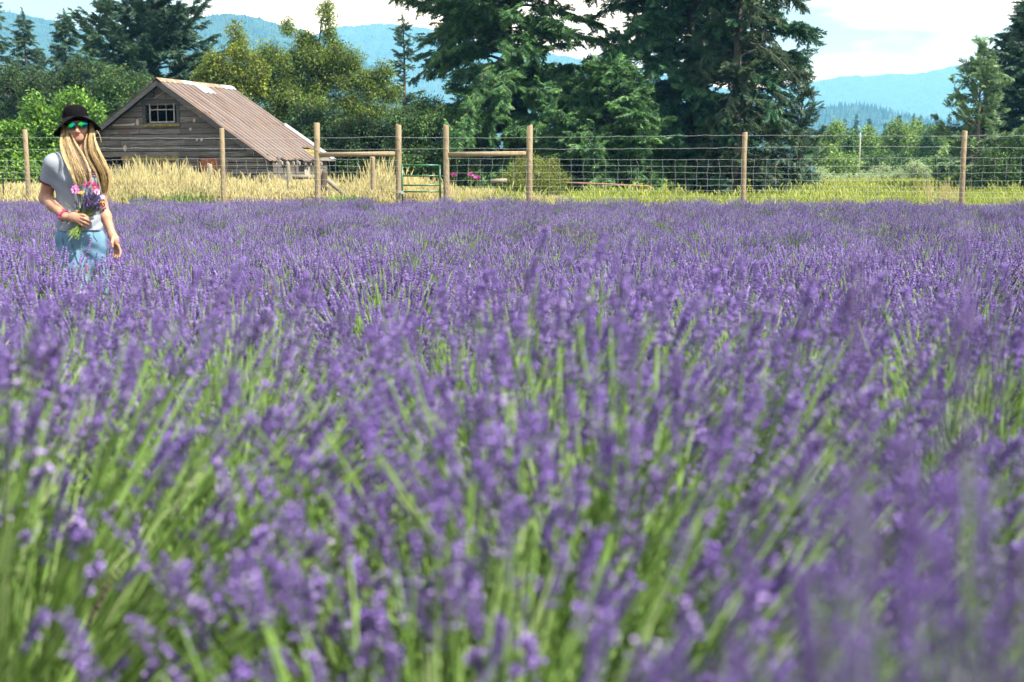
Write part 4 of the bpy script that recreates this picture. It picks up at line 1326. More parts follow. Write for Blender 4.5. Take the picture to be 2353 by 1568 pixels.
g = at_ground(1974, 95); mb = MB(); mb.tubes(np.array([(0, 0, 0), (0, 0, 4.1)]), [.045, .035], 8, 0, cap=True); o = mb.build('white_pole', M_PALE); o.location = g; tag(o, 'thin white pole among the middle distance trees', 'pole')
# yellow mullein spikes
M_MUL = plain('yellow flower spike', (0.52, 0.50, 0.09), .8, .2, .3, 30)
for px, ty, Y, lab in ((1474, 421, 36, 'yellow flower spike left of the two others under the dark spruces'), (1530, 413, 37, 'tallest yellow flower spike in the grass under the dark spruce'), (1723, 412, 36.5, 'yellow flower spike right beside the third post from the right')):
    if px == 1723: lab = 'yellow flower spike just right of the fence post before the dark spruce'
    g = at_ground(px, Y); rt = thing('mullein_plant', lab, 'plant', g, 0, 'yellow mullein spikes')
    h_ = CAM_Z + (395 - ty) / F * Y
    rng = np.random.default_rng(px); n = 60
    mb = MB(); mb.tubes(np.array([(0, 0, 0), (0, 0, h_)]), [.015, .01], 5, 0); mb.build('stem', M_BROOM, rt)
    mb = MB(); z = rng.uniform(.35, 1, n) * h_; a = rng.uniform(0, 6.28, n); r_ = .05 * (1.1 - z / h_ * .5)
    for q in range(n):
        c = np.array([math.cos(a[q]) * r_[q] * .6, math.sin(a[q]) * r_[q] * .6, z[q]]); o_ = np.array([math.cos(a[q]), math.sin(a[q]), .5]) * .035; s_ = np.array([-math.sin(a[q]), math.cos(a[q]), 0]) * .022
        mb.add([c - s_, c + s_, c + o_ + s_, c + o_ - s_], [(0, 1, 2, 3)])
    mb.build('flower_spike', M_MUL, rt)
# pink flowers by the gate
M_PINK = plain('pink blossom', (0.42, 0.06, 0.26), .6, .3, .25, 30)
for px, ty, lab in ((1043, 402, 'pink flower head just right of the gate post'), (1081, 401, 'small pink flower head in the middle of the three'), (1096, 408, 'pink flower head farthest right, before the dark thicket')):
    Y = 36.5; g = at_ground(px, Y); rt = thing('pink_flower', lab, 'flower', g, 0, 'pink flowers in the grass by the gate')
    h_ = CAM_Z + (395 - ty) / F * Y
    rng = np.random.default_rng(px); n = 34
    mb = MB(); mb.tubes(np.array([(0, 0, 0), (.02, 0, h_)]), [.012, .008], 5, 0); mb.build('stem', M_BROOM, rt)
    mb = MB(); d = rng.normal(0, 1, (n, 3)); d /= np.linalg.norm(d, axis=1, keepdims=True); d *= np.array([.065, .065, .04]); d[:, 2] += h_
    s_ = rng.normal(0, .022, (n, 3)); u_ = rng.normal(0, .022, (n, 3))
    mb.add(np.stack([d - s_, d + u_, d + s_, d - u_], 1).reshape(-1, 3), np.arange(n * 4).reshape(n, 4)); mb.build('blossom', M_PINK, rt)

# ------------------------------------------------------------------ grass
M_STRAW, t = new_mat('dry straw')
finish(M_STRAW, t, ramp(t, math_n(t, 'ADD', math_n(t, 'MULTIPLY', attr(t), .6), math_n(t, 'MULTIPLY', rnd(t), .4)), [(0.0, (0.29, 0.28, 0.09)), (0.5, (0.49, 0.43, 0.185)), (1.0, (0.70, 0.62, 0.33))]), .75, .2, .3)
M_GRASS, t = new_mat('meadow grass')
finish(M_GRASS, t, ramp(t, math_n(t, 'ADD', math_n(t, 'MULTIPLY', attr(t), .5), math_n(t, 'MULTIPLY', rnd(t), .5)), [(0.0, (0.13, 0.20, 0.03)), (0.5, (0.30, 0.37, 0.065)), (1.0, (0.52, 0.52, 0.15))]), .75, .2, .3)
M_WEED, t = new_mat('green weeds')
finish(M_WEED, t, ramp(t, attr(t), [(0.0, (0.08, 0.16, 0.04)), (1.0, (0.28, 0.40, 0.12))]), .7, .2, .3)

def tuft(seed, mat, n, h, spread, wd, heads=0, lean=.25):
    rng = np.random.default_rng(seed)
    mb = MB()
    b = rng.normal(0, spread, (n, 3)); b[:, 2] = 0
    a = rng.uniform(0, 6.28, n); d = np.stack([np.cos(a), np.sin(a), np.zeros(n)], 1)
    hh = h * rng.uniform(.5, 1.0, n)[:, None]
    ln = rng.uniform(.0, lean, n)[:, None]
    s_ = np.stack([np.cos(a + 1.3), np.sin(a + 1.3), np.zeros(n)], 1) * wd
    up = np.array([0, 0, 1.0])
    m1 = b + up * hh * .55 + d * hh * ln * .3
    t_ = b + up * hh + d * hh * ln
    V = np.stack([b - s_, b + s_, m1 + s_ * .8, t_, m1 - s_ * .8], 1)
    mb.add(V.reshape(-1, 3), np.arange(n * 5).reshape(n, 5), 0, np.repeat(rng.uniform(0, 1, n), 5))
    if heads:
        b = rng.normal(0, spread, (heads, 3)); b[:, 2] = 0
        a = rng.uniform(0, 6.28, heads); d = np.stack([np.cos(a), np.sin(a), np.zeros(heads)], 1)
        hh = h * rng.uniform(.85, 1.3, heads)[:, None]; ln = rng.uniform(0, lean * .6, heads)[:, None]
        P = np.stack([b, b + up * hh * .78 + d * hh * ln * .6, b + up * hh * .86 + d * hh * ln * .75, b + up * hh * .93 + d * hh * ln * .9, b + up * hh + d * hh * ln * 1.1], 1)
        mb.tubes(P, [.0035, .0035, .011, .010, .002], 4, 0, rng.uniform(.5, 1, heads))
    return proto('tuft', mb, mat)
TALL = [tuft(s_, [M_STRAW], 40, .82, .17, .0042, 18, .3) for s_ in range(4)]
LOW = [tuft(20 + s_, [M_GRASS], 90, .44, .22, .006, 3, .7) for s_ in range(4)]
WEED = [tuft(40 + s_, [M_WEED], 40, .5, .12, .016, 0, .6) for s_ in range(3)]

def grass(name, label, cat, pts, scl, protos, seed):
    rng = np.random.default_rng(seed)
    n = len(pts)
    o = scatter(name, pts, np.stack([rng.normal(0, .08, n), rng.normal(0, .08, n), rng.uniform(0, 6.28, n)], 1), scl, rng.integers(0, len(protos), n), protos)
    return tag(o, label, cat, kind='stuff')
def area(n, pxa, pxb, Ya, Yb, seed, avoid_barn=True):
    rng = np.random.default_rng(seed)
    px = rng.uniform(pxa, pxb, n * 2); Y = np.sqrt(rng.uniform(Ya ** 2, Yb ** 2, n * 2))
    x = (px - 1176.5) / F * Y
    ok = Y > 32.4 - .075 * x * 0 + (1176 - px) / 1176 * 1.5 - .9
    if avoid_barn:
        c, s_ = math.cos(R(20)), math.sin(R(20))
        dx, dy = x + 12.5, Y - 45
        lx, ly = c * dx - s_ * dy, s_ * dx + c * dy
        ok &= ~((lx > -4.5) & (lx < 4.3) & (ly > .15) & (ly < 5.4))
    px, Y, x = px[ok][:n], Y[ok][:n], x[ok][:n]
    return px, np.stack([x, Y, np.zeros(len(x)) - .01], 1)
px, P = area(9000, -420, 1030, 33.3, 46, 1)
# height follows the stand in the photograph: tall before the barn, thinner at the far left and near the gate
hgt = np.interp(px, [-420, 0, 60, 130, 250, 330, 420, 520, 620, 700, 760, 830, 870, 905, 925, 1000, 1030], [.62, .66, .78, .92, 1.0, 1.06, 1.06, .96, .92, .9, .86, .92, 1.02, 1.0, .9, .9, .85])
rng = np.random.default_rng(3)
hgt = hgt * rng.uniform(.75, 1.1, len(px)) * np.interp(P[:, 1], [33, 36, 46], [.75, .95, 1.0]) * (1.0 + .15 * np.sin(px * .045) * np.sin(px * .017 + 1))
grass('dry_grass', 'tall pale straw coloured dry grass between the fence and the barn', 'grass', P, np.stack([np.ones(len(px)), np.ones(len(px)), hgt], 1), TALL, 2)
# taller single seed stalks that stand clear of the stand
SEED = [tuft(60 + s_, [M_STRAW], 3, .9, .13, .004, 7, .35) for s_ in range(4)]
px, P = area(1500, -420, 1030, 33.6, 41, 41)
rng = np.random.default_rng(43)
keep = rng.random(len(px)) < np.interp(px, [-420, 60, 250, 330, 420, 520, 620, 700, 830, 870, 905, 940, 1030], [.3, .4, .8, 1, 1, .5, .5, .5, .5, 1, .9, .5, .6])
px, P = px[keep], P[keep]
hs_ = np.interp(px, [-420, 60, 250, 330, 420, 520, 620, 700, 830, 870, 905, 940, 1030], [.75, .9, 1.25, 1.5, 1.42, 1.15, 1.08, 1.05, 1.15, 1.55, 1.45, 1.1, 1.05]) * rng.uniform(.72, 1.05, len(px))
grass('dry_grass', 'taller dry seed stalks standing above the straw coloured grass before the barn', 'grass', P, np.stack([np.ones(len(px)), np.ones(len(px)), hs_], 1), SEED, 44)
px, P = area(130, 1030, 1290, 33, 40, 5)
grass('dry_grass', 'thin stalks of dry grass around the yellow shrub right of the gate', 'grass', P, np.stack([np.ones(len(px)) * .7, np.ones(len(px)) * .7, np.interp(px, [1030, 1100, 1290], [.85, .8, .6])], 1), TALL, 6)
px, P = area(7500, 1020, 2720, 31, 62, 7)
h2 = rng.uniform(.6, 1.25, len(px)) * (.72 + .38 * np.sin(P[:, 0] * 1.1 + 2 * np.sin(P[:, 1] * .4)) * np.sin(P[:, 1] * .6 + P[:, 0] * .3))
grass('meadow_grass', 'low yellow green meadow grass between the lavender and the trees at the right', 'grass', P, np.stack([h2 * 1.4, h2 * 1.4, h2 * 1.45], 1), LOW, 8)
px, P = area(1500, 1800, 2720, 62, 80, 9)
grass('meadow_grass', 'far strip of yellow green meadow in front of the silvery shrubs', 'grass', P, np.full(len(px), 1.7), LOW, 10)
px, P = area(1200, -420, 1030, 32.6, 33.9, 11)
grass('meadow_grass', 'short green grass along the foot of the fence left of the gate', 'grass', P, np.full(len(px), .95), LOW, 12)
px, P = area(48, 325, 480, 32.9, 33.6, 13)
grass('green_weeds', 'patch of green weeds in front of the dry grass right of the woman', 'weeds', P, rng.uniform(1.0, 1.8, len(px)), WEED, 14)
px, P = area(26, 760, 830, 32.6, 33.2, 15)
grass('green_weeds', 'small patch of green weeds at the foot of the slanting pole', 'weeds', P, rng.uniform(1.1, 1.6, len(px)), WEED, 16)
px, P = area(12, 1480, 1500, 70, 75, 17)
rng = np.random.default_rng(31)
px = rng.normal(2150, 28, 16); Y = rng.uniform(34, 39, 16)
grass('dry_grass', 'few pale dry stalks standing left of the last fence post', 'grass', np.stack([(px - 1176.5) / F * Y, Y, np.zeros(16)], 1), np.stack([np.full(16, .5)] * 2 + [rng.uniform(.7, 1.05, 16)], 1), TALL, 18)
# ------------------------------------------------------------------ the woman
def surface_nets(Fv, org, h):
    """smooth closed surface where the field Fv changes sign"""
    nx, ny, nz = Fv.shape
    S = Fv < 0
    off = [(i, j, k) for i in (0, 1) for j in (0, 1) for k in (0, 1)]
    cnt = sum(S[i:nx - 1 + i, j:ny - 1 + j, k:nz - 1 + k].astype(np.int8) for i, j, k in off)
    ci = np.argwhere((cnt > 0) & (cnt < 8))
    acc = np.zeros((len(ci), 3)); num = np.zeros(len(ci))
    for a in off:
        for ax in range(3):
            if a[ax]: continue
            b = list(a); b[ax] = 1
            fa = Fv[ci[:, 0] + a[0], ci[:, 1] + a[1], ci[:, 2] + a[2]]
            fb = Fv[ci[:, 0] + b[0], ci[:, 1] + b[1], ci[:, 2] + b[2]]
            cr = (fa < 0) != (fb < 0)
            t = np.where(cr, fa / np.where(cr, fa - fb, 1), 0)
            p = np.tile(np.array(a, float), (len(ci), 1)); p[:, ax] += t
            acc += p * cr[:, None]; num += cr
    V = (ci + acc / num[:, None]) * h + np.array(org)
    idx = -np.ones((nx - 1, ny - 1, nz - 1), np.int64)
    idx[ci[:, 0], ci[:, 1], ci[:, 2]] = np.arange(len(ci))
    quads = []
    for ax in range(3):
        u, v = (ax + 1) % 3, (ax + 2) % 3
        sl0 = [slice(None)] * 3; sl1 = [slice(None)] * 3
        sl0[ax] = slice(0, -1); sl1[ax] = slice(1, None)
        e = np.argwhere(S[tuple(sl0)] != S[tuple(sl1)])
        e = e[(e[:, u] > 0) & (e[:, v] > 0) & (e[:, u] < Fv.shape[u] - 1) & (e[:, v] < Fv.shape[v] - 1)]
        def cell(du, dv):
            q = e.copy(); q[:, u] -= du; q[:, v] -= dv
            return idx[q[:, 0], q[:, 1], q[:, 2]]
        Q = np.stack([cell(1, 1), cell(0, 1), cell(0, 0), cell(1, 0)], 1)
        ins = S[e[:, 0], e[:, 1], e[:, 2]]
        Q[~ins] = Q[~ins][:, ::-1]
        quads.append(Q)
    return V, np.concatenate(quads)

class Field:
    def __init__(s, lo, hi, h):
        s.org, s.h = np.array(lo, float), h
        n = ((np.array(hi) - s.org) / h).astype(int) + 1
        s.ax = [np.arange(k) * h + o for k, o in zip(n, s.org)]
        s.F = np.full(tuple(n), 1.0, np.float32)
    def _sub(s, lo, hi, m):
        sl = []
        for a, l, u in zip(s.ax, lo, hi):
            i, j = np.searchsorted(a, l - m), np.searchsorted(a, u + m)
            sl.append(slice(max(0, i), max(0, j)))
        G = np.meshgrid(*[a[q] for a, q in zip(s.ax, sl)], indexing='ij')
        return tuple(sl), np.stack(G, -1).astype(np.float32)
    def _mix(s, sl, d, k, sub=False):
        a = s.F[sl]
        if sub:
            s.F[sl] = np.maximum(a, -d); return
        if k <= 0:
            s.F[sl] = np.minimum(a, d); return
        hh = np.clip(k - np.abs(a - d), 0, None) / k
        s.F[sl] = np.minimum(a, d) - hh * hh * k * .25
    def cap(s, a, b, ra, rb, k=.02, sub=False):
        a, b = np.array(a, np.float32), np.array(b, np.float32)
        m = max(ra, rb) + .06
        sl, G = s._sub(np.minimum(a, b), np.maximum(a, b), m)
        if 0 in G.shape: return
        ab = b - a
        t = np.clip(((G - a) @ ab) / (ab @ ab), 0, 1)
        d = np.linalg.norm(G - (a + t[..., None] * ab), axis=-1) - (ra + (rb - ra) * t)
        s._mix(sl, d, k, sub)
    def ell(s, c, r, k=.02, rot=0.0, sub=False):
        c, r = np.array(c, np.float32), np.array(r, np.float32)
        m = max(r) + .06
        sl, G = s._sub(c, c, m)
        if 0 in G.shape: return
        q = G - c
        if rot:
            cs, sn = math.cos(rot), math.sin(rot)
            q = np.stack([q[..., 0] * cs + q[..., 1] * sn, -q[..., 0] * sn + q[..., 1] * cs, q[..., 2]], -1)
        n1 = np.linalg.norm(q / r, axis=-1); n2 = np.linalg.norm(q / (r * r), axis=-1)
        s._mix(sl, n1 * (n1 - 1) / np.maximum(n2, 1e-5), k, sub)
    def half(s, axis, val, keep_below):
        sh = [1, 1, 1]; sh[axis] = -1
        c = s.ax[axis].reshape(sh)
        s.F = np.maximum(s.F, (c - val) if keep_below else (val - c)).astype(np.float32)
    def mesh(s):
        return surface_nets(s.F, s.org, s.h)

M_SKIN, t = new_mat('skin')
sk = ramp(t, noise(t, 28, 4), [(.3, (0.40, 0.215, 0.135)), (.7, (0.46, 0.255, 0.168))])
sk = mixc(t, attr(t), sk, (0.36, 0.10, 0.085))
pb = finish(M_SKIN, t, sk, .5, .35)
for n_ in t.nodes:
    if n_.type == 'BSDF_PRINCIPLED':
        n_.inputs['Subsurface Weight'].default_value = .12
        n_.inputs['Subsurface Radius'].default_value = (.012, .005, .003)
def cloth(name, c, var=.12, sc=300, bump=.0006, big=None):
    m, t = new_mat(name)
    n = noise(t, sc, 2)
    col = ramp(t, n, [(.3, tuple(x * (1 - var) for x in c)), (.7, tuple(min(1, x * (1 + var)) for x in c))])
    if big: col = mixc(t, math_n(t, 'GREATER_THAN', noise(t, 9, 4), .5), col, big)
    return finish(m, t, col, .9, .15, bump=n, bump_d=bump)
M_TEE = cloth('grey marl jersey', (.26, .29, .33), .1)
M_TRIMR = cloth('maroon trim', (.13, .012, .035))
M_JEAN, t = new_mat('pale denim')
n_ = noise(t, 6, 4); n2 = noise(t, 420, 2)
jc = mixc(t, .25, ramp(t, n_, [(.3, (.06, .15, .245)), (.68, (.19, .315, .42))]), ramp(t, n2, [(.3, (.085, .185, .28)), (.7, (.19, .32, .42))]))
finish(M_JEAN, t, jc, .85, .15, bump=n2, bump_d=.0008)
M_SEAM = plain('seam thread', (.06, .14, .22), .9, .1)
M_HAT = plain('black felt', (.004, .004, .005), .9, .06, .3, 60, .001)
M_BAND = plain('hat band', (.022, .021, .024), .6, .3)
M_FRAME = plain('black sunglass frame', (.01, .01, .011), .25, .5)
M_LENS, t = new_mat('green mirror lens')
c_ = t.nodes.new('ShaderNodeTexCoord'); s_ = t.nodes.new('ShaderNodeSeparateXYZ'); t.links.new(c_.outputs['Generated'], s_.inputs[0])
finish(M_LENS, t, ramp(t, s_.outputs[0], [(.0, (.10, .50, .02)), (.45, (.02, .44, .12)), (.8, (.006, .28, .30)), (1., (.01, .13, .42))]), .06, .5, metal=1.0)
M_HAIR, t = new_mat('long blonde hair')
finish(M_HAIR, t, ramp(t, attr(t), [(0, (.04, .022, .010)), (.25, (.14, .08, .032)), (.55, (.40, .275, .11)), (1, (.72, .56, .29))]), .42, .5, .12)
M_BANDP = plain('pink wristband', (.75, .045, .22), .5, .3)
M_METAL = plain('small metal bead', (.5, .52, .5), .3, .5, metal=1.0)

def person():
    g = at_ground(180, WOMAN_Y)
    turn = math.atan2(-g.x, g.y)          # she faces the camera
    root = thing('person', 'young woman in a black hat, green mirrored sunglasses, grey tee and jeans, holding flowers', 'person', g, turn)
    DD = math.hypot(g.x, g.y)
    gz = float(g.z)
    K = F / WOMAN_Y
    def w(px, py, y=0.0):
        p = at(px, py, 1.0) - Vector((0, 0, CAM_Z))
        dl = math.atan2(p.x, p.y) + turn
        r_ = (DD + y) / math.cos(dl)
        return np.array([(DD + y) * math.tan(dl), y, CAM_Z + r_ * p.z / math.hypot(p.x, p.y) - gz])
    TW = R(26)            # the shoulders are turned a little
    # ---- body: one continuous figure
    B = Field((-.34, -.30, -.02), (.36, .26, 1.72), .005)
    RS, LS = np.array([-.146, -.045, 1.306]), np.array([.108, .090, 1.310])
    RE, RW = np.array([-.198, .060, 1.100]), np.array([-.086, -.150, .988])
    LE, LW = np.array([.130, .150, 1.055]), np.array([.186, .070, .866])
    B.ell((0.0, .012, 1.565), (.070, .090, .100), 0)
    B.ell((0.002, -.025, 1.500), (.057, .062, .062), .03)
    B.ell((0.003, -.062, 1.460), (.026, .024, .020), .03)
    B.ell((-.034, -.052, 1.513), (.022, .022, .020), .02); B.ell((.040, -.052, 1.517), (.022, .022, .020), .02)
    B.cap((.003, -.080, 1.543), (.004, -.103, 1.504), .0085, .0112, .010)
    B.ell((-.009, -.094, 1.499), (.008, .010, .007), .005); B.ell((.017, -.094, 1.500), (.008, .010, .007), .005)
    B.ell((-.030, -.083, 1.546), (.018, .012, .011), 0, sub=True); B.ell((.038, -.083, 1.549), (.018, .012, .011), 0, sub=True)
    B.cap((-.045, -.074, 1.563), (.052, -.074, 1.568), .010, .010, .015)
    B.ell((.004, -.081, 1.4815), (.024, .010, .0050), .005); B.ell((.005, -.080, 1.4695), (.019, .010, .0058), .005); B.ell((.0045, -.093, 1.4755), (.024, .008, .0016), .002, sub=True)
    B.ell((-.070, .015, 1.535), (.010, .018, .030), .01); B.ell((.071, .015, 1.537), (.010, .018, .030), .01)
    B.cap((.0, .022, 1.34), (.0, .012, 1.47), .054, .047, .03)
    B.cap(RS * .75 + np.array([0, 0, .33]), np.array([0, .02, 1.37]), .05, .055, .04)
    B.cap(LS * .75 + np.array([0, 0, .33]), np.array([0, .02, 1.37]), .05, .055, .04)
    B.ell((-.012, .012, 1.20), (.120, .094, .17), .05, TW)
    B.ell((-.008, .02, 1.02), (.106, .084, .16), .05, TW)
    B.ell((-.004, .02, .88), (.114, .090, .11), .05, TW)
    hipR, hipL = (-.066, .0, .82), (.070, .03, .82)
    B.cap(hipR, (-.028, -.03, .47), .064, .046, .03); B.cap((-.028, -.03, .47), (-.05, .02, .07), .046, .034, .02)
    B.cap(hipL, (.095, .07, .47), .060, .046, .03); B.cap((.095, .07, .47), (.105, .12, .07), .046, .034, .02)
    B.cap((-.05, .03, .045), (-.052, -.13, .03), .036, .028, .02); B.cap((.105, .13, .045), (.115, -.03, .03), .036, .028, .02)
    B.cap(RS, RE, .046, .039, .02); B.cap(RE, RE * .6 + RW * .4, .039, .0375, .02); B.cap(RE * .6 + RW * .4, RW, .0375, .0255, .02)
    B.cap(LS, LE, .044, .036, .02); B.cap(LE, LE * .6 + LW * .4, .036, .034, .02); B.cap(LE * .6 + LW * .4, LW, .034, .023, .02)
    # her right hand closed round the stems
    HS = np.array([.000, 0, .007])
    _cap = B.cap
    B.cap = lambda a, b, *r, **k: _cap(np.array(a) + HS if np.linalg.norm(np.array(a) - RW) > 1e-6 else a, np.array(b) + HS, *r, **k)
    B.cap(RW, (-.030, -.188, .975), .024, .028, .015)
    B.cap((-.040, -.185, .990), (-.012, -.205, .990), .020, .014, .012); B.cap((-.040, -.185, .962), (-.014, -.200, .952), .020, .014, .012)
    B.cap((-.045, -.180, .975), (-.010, -.203, .972), .024, .016, .012)
    fing = [[(-.010, -.205, .998), (.024, -.222, .990), (.043, -.212, .976), (.049, -.192, .966)],
            [(-.007, -.208, .982), (.029, -.226, .968), (.052, -.215, .954), (.060, -.193, .946)],
            [(-.009, -.206, .965), (.023, -.222, .948), (.044, -.212, .935), (.050, -.192, .928)],
            [(-.014, -.200, .950), (.011, -.213, .932), (.028, -.206, .921), (.034, -.190, .915)]]
    for f in fing:
        for (a, b_), (ra, rb) in zip(zip(f, f[1:]), ((.0098, .0088), (.0088, .0082), (.0082, .0066))):
            B.cap(a, b_, ra, rb, .003)
    B.cap((-.050, -.165, .990), (-.018, -.150, 1.010), .014, .012, .008); B.cap((-.018, -.150, 1.010), (.018, -.150, 1.012), .012, .008, .004)
    B.cap = _cap
    fing = [[tuple(np.array(p) + HS) for p in f] for f in fing]
    # her left hand hanging
    B.cap(LW, (.198, .045, .834), .024, .026, .015); B.ell((.200, .045, .830), (.027, .032, .042), .012)
    for q, (dy, ln, bend) in enumerate(((-.028, .070, .018), (-.010, .078, .022), (.009, .074, .024), (.026, .060, .024))):
        a = np.array([.204 - dy * .55, dy * .85 + .043, .800]); m1 = a + np.array([.012, -.006, -ln * .5]); m2 = m1 + np.array([.006 - bend * .4, -.010, -ln * .32]); e = m2 + np.array([-bend * .5, -.008, -ln * .22])
        for aa, bb, ra, rb in ((a, m1, .0092, .0086), (m1, m2, .0086, .0078), (m2, e, .0078, .0062)): B.cap(aa, bb, ra, rb, .003)
    B.cap((.190, .017, .845), (.182, -.011, .817), .012, .010, .006); B.cap((.182, -.011, .817), (.184, -.019, .791), .010, .007, .003)
    V, Q = B.mesh()
    lip = np.exp(-(((V[:, 0] - .0045) / .021) ** 2 + ((V[:, 2] - 1.4755) / .0115) ** 2) ** 2) * (V[:, 1] < -.06)
    nails = np.zeros(len(V))
    for f in fing:
        nails = np.maximum(nails, np.exp(-((np.linalg.norm(V - (np.array(f[3]) + np.array([.004, -.004, 0])), axis=1) / .0075) ** 4)))
    mb = MB(); mb.add(V, Q, 0, np.maximum(lip * .75, nails * .8), True)
    body = mb.build('body', M_SKIN, root)
    sm = body.modifiers.new('soft', 'SMOOTH'); sm.factor = .4; sm.iterations = 1

    # ---- tee shirt
    T = Field((-.30, -.25, .80), (.30, .26, 1.46), .005)
    T.ell((-.012, .010, 1.215), (.136, .108, .175), 0, TW)
    T.ell((-.052, -.062, 1.215), (.062, .052, .058), .04); T.ell((.065, -.038, 1.212), (.062, .052, .058), .04)
    T.cap((-.008, .015, 1.28), (-.008, .012, 1.06), .108, .108, .06); T.ell((-.008, .012, 1.02), (.124, .100, .17), .05, TW)
    T.ell((-.006, .012, .90), (.138, .114, .12), .06, TW)
    T.cap(RS * .82 + np.array([0, 0, .235]), (0, .02, 1.375), .060, .062, .04); T.cap(LS * .82 + np.array([0, 0, .235]), (0, .02, 1.37), .058, .062, .04)
    RSl = RS + (RE - RS) * .50; LSl = LS + (LE - LS) * .55
    # folds
    G = np.stack(np.meshgrid(*T.ax, indexing='ij'), -1)
    x, y, z = G[..., 0], G[..., 1], G[..., 2]
    fold = .0045 * np.sin(55 * (z + .55 * x) + 3 * np.sin(9 * x)) * np.clip((1.25 - z) / .2, 0, 1) * np.clip(.4 + np.sin(7 * x + 11 * z), 0, 1)
    fold += .0055 * np.sin(42 * (z + .9 * x) + 4 * np.sin(11 * x)) * np.exp(-(((x + .03) / .10) ** 2 + ((z - 1.08) / .12) ** 2))
    fold += .004 * np.sin(80 * (z - .8 * x) + 2) * np.exp(-((z - .92) / .06) ** 2)
    fold += .006 * np.sin(60 * (z + .9 * (x + .1))) * np.exp(-(((x + .10) / .05) ** 2 + ((z - 1.20) / .07) ** 2))
    T.F = (T.F + fold).astype(np.float32)
    hem = .895 - .06 * (x - .0) * .5 + .006 * np.sin(26 * x)
    T.F = np.maximum(T.F, hem - z)
    def cut(a, b, keep_r):
        n = (b - a) / np.linalg.norm(b - a)
        S_ = Field((-.30, -.25, .80), (.30, .26, 1.46), .005)
        S_.cap(a, b + n * .05, .053, .061, 0)
        S_.F = np.maximum(S_.F + fold * .6, (G - b) @ n).astype(np.float32)
        k = .05; hh = np.clip(k - np.abs(T.F - S_.F), 0, None) / k
        T.F = (np.minimum(T.F, S_.F) - hh * hh * k * .25).astype(np.float32)
    cut(RS, RSl, 1); cut(LS, LSl, 1)
    # openings
    T.cap((0, -.02, 1.375), (0, -.035, 1.50), .070, .095, 0, sub=True)
    T.cap(RSl - np.array([0, 0, -.02]), RE, .051, .051, 0, sub=True); T.cap(LSl, LE, .048, .047, 0, sub=True)
    V, Q = T.mesh()
    mb = MB(); mb.add(V, Q, 0, .5, True)
    tee = mb.build('shirt', M_TEE, root); sm = tee.modifiers.new('soft', 'SMOOTH'); sm.factor = .5; sm.iterations = 2
    def ring(name, c, n, r, th, mat, parent, k=28, ry=None):
        n = np.array(n, float); n /= np.linalg.norm(n)
        a = np.cross(n, [0, 1.0, 0.2]); a /= np.linalg.norm(a); b_ = np.cross(n, a)
        q = np.linspace(0, 2 * PI, k)
        P = np.array(c) + np.outer(np.cos(q), a) * r + np.outer(np.sin(q), b_) * (ry or r)
        mb = MB(); mb.tubes(P, [th] * k, 6, 0); return mb.build(name, mat, parent)
    ring('sleeve_trim', RSl + np.array([0, 0, .004]), RE - RS, .0600, .0060, M_TRIMR, tee)
    ring('sleeve_trim', LSl + np.array([0, 0, .004]), LE - LS, .0595, .006, M_TRIMR, tee)
    ring('neck_trim', (0, -.022, 1.378), (0, -.28, 1), .074, .006, M_TRIMR, tee)
    # print on the chest, half hidden by hair: two block letters between two bars
    def chest(u, v):
        """u across, v down; a point on the front of the chest"""
        x_ = .058 + u * .75; z_ = 1.290 + v * 1.1
        yy = np.interp(z_, [1.15, 1.22, 1.30, 1.34], [-.135, -.128, -.100, -.080]) + .35 * max(0, x_ - .05) + .02
        return (x_, yy - .012, z_)
    pr = MB()
    def bar(u0, v0, u1, v1):
        pr.add([chest(u0, v0), chest(u1, v0), chest(u1, v1), chest(u0, v1)], [(0, 1, 2, 3)])
    bar(.0, .010, .085, .004); bar(.0, -.046, .085, -.040)
    bar(.030, -.034, .038, -.004); bar(.030, -.034, .052, -.027)
    bar(.058, -.034, .066, -.004); bar(.058, -.034, .080, -.027)
    bar(.008, -.034, .016, -.004)
    o = pr.build('chest_print', M_TRIMR, tee); sd2 = o.modifiers.new('t', 'SOLIDIFY'); sd2.thickness = .002

    # ---- jeans
    J = Field((-.24, -.20, .05), (.28, .26, .99), .006)
    J.ell((-.006, .018, .865), (.139, .112, .115), 0, TW)
    J.cap((-.068, .0, .83), (-.028, -.03, .47), .086, .062, .03); J.cap((-.028, -.03, .47), (-.05, .02, .10), .062, .046, .02)
    J.cap((.068, .03, .83), (.095, .07, .47), .082, .062, .03); J.cap((.095, .07, .47), (.105, .12, .10), .062, .046, .02)
    G2 = np.stack(np.meshgrid(*J.ax, indexing='ij'), -1); x, z = G2[..., 0], G2[..., 2]
    J.F = (J.F + .003 * np.sin(70 * (z + .7 * np.abs(x - .01))) * np.exp(-((z - .76) / .07) ** 2)).astype(np.float32)
    J.half(2, .955, True); J.half(2, .09, False)
    V, Q = J.mesh(); mb = MB(); mb.add(V, Q, 0, .5, True)
    jn = mb.build('jeans', M_JEAN, root); sm = jn.modifiers.new('soft', 'SMOOTH'); sm.factor = .5; sm.iterations = 2
    def front_y(x_, z_, Fd):
        i = int(np.clip(round((x_ - Fd.org[0]) / Fd.h), 0, Fd.F.shape[0] - 1)); k = int(np.clip(round((z_ - Fd.org[2]) / Fd.h), 0, Fd.F.shape[2] - 1))
        col = Fd.F[i, :, k]; q = np.argmax(col < 0)
        return Fd.ax[1][q] if col.min() < 0 else 0
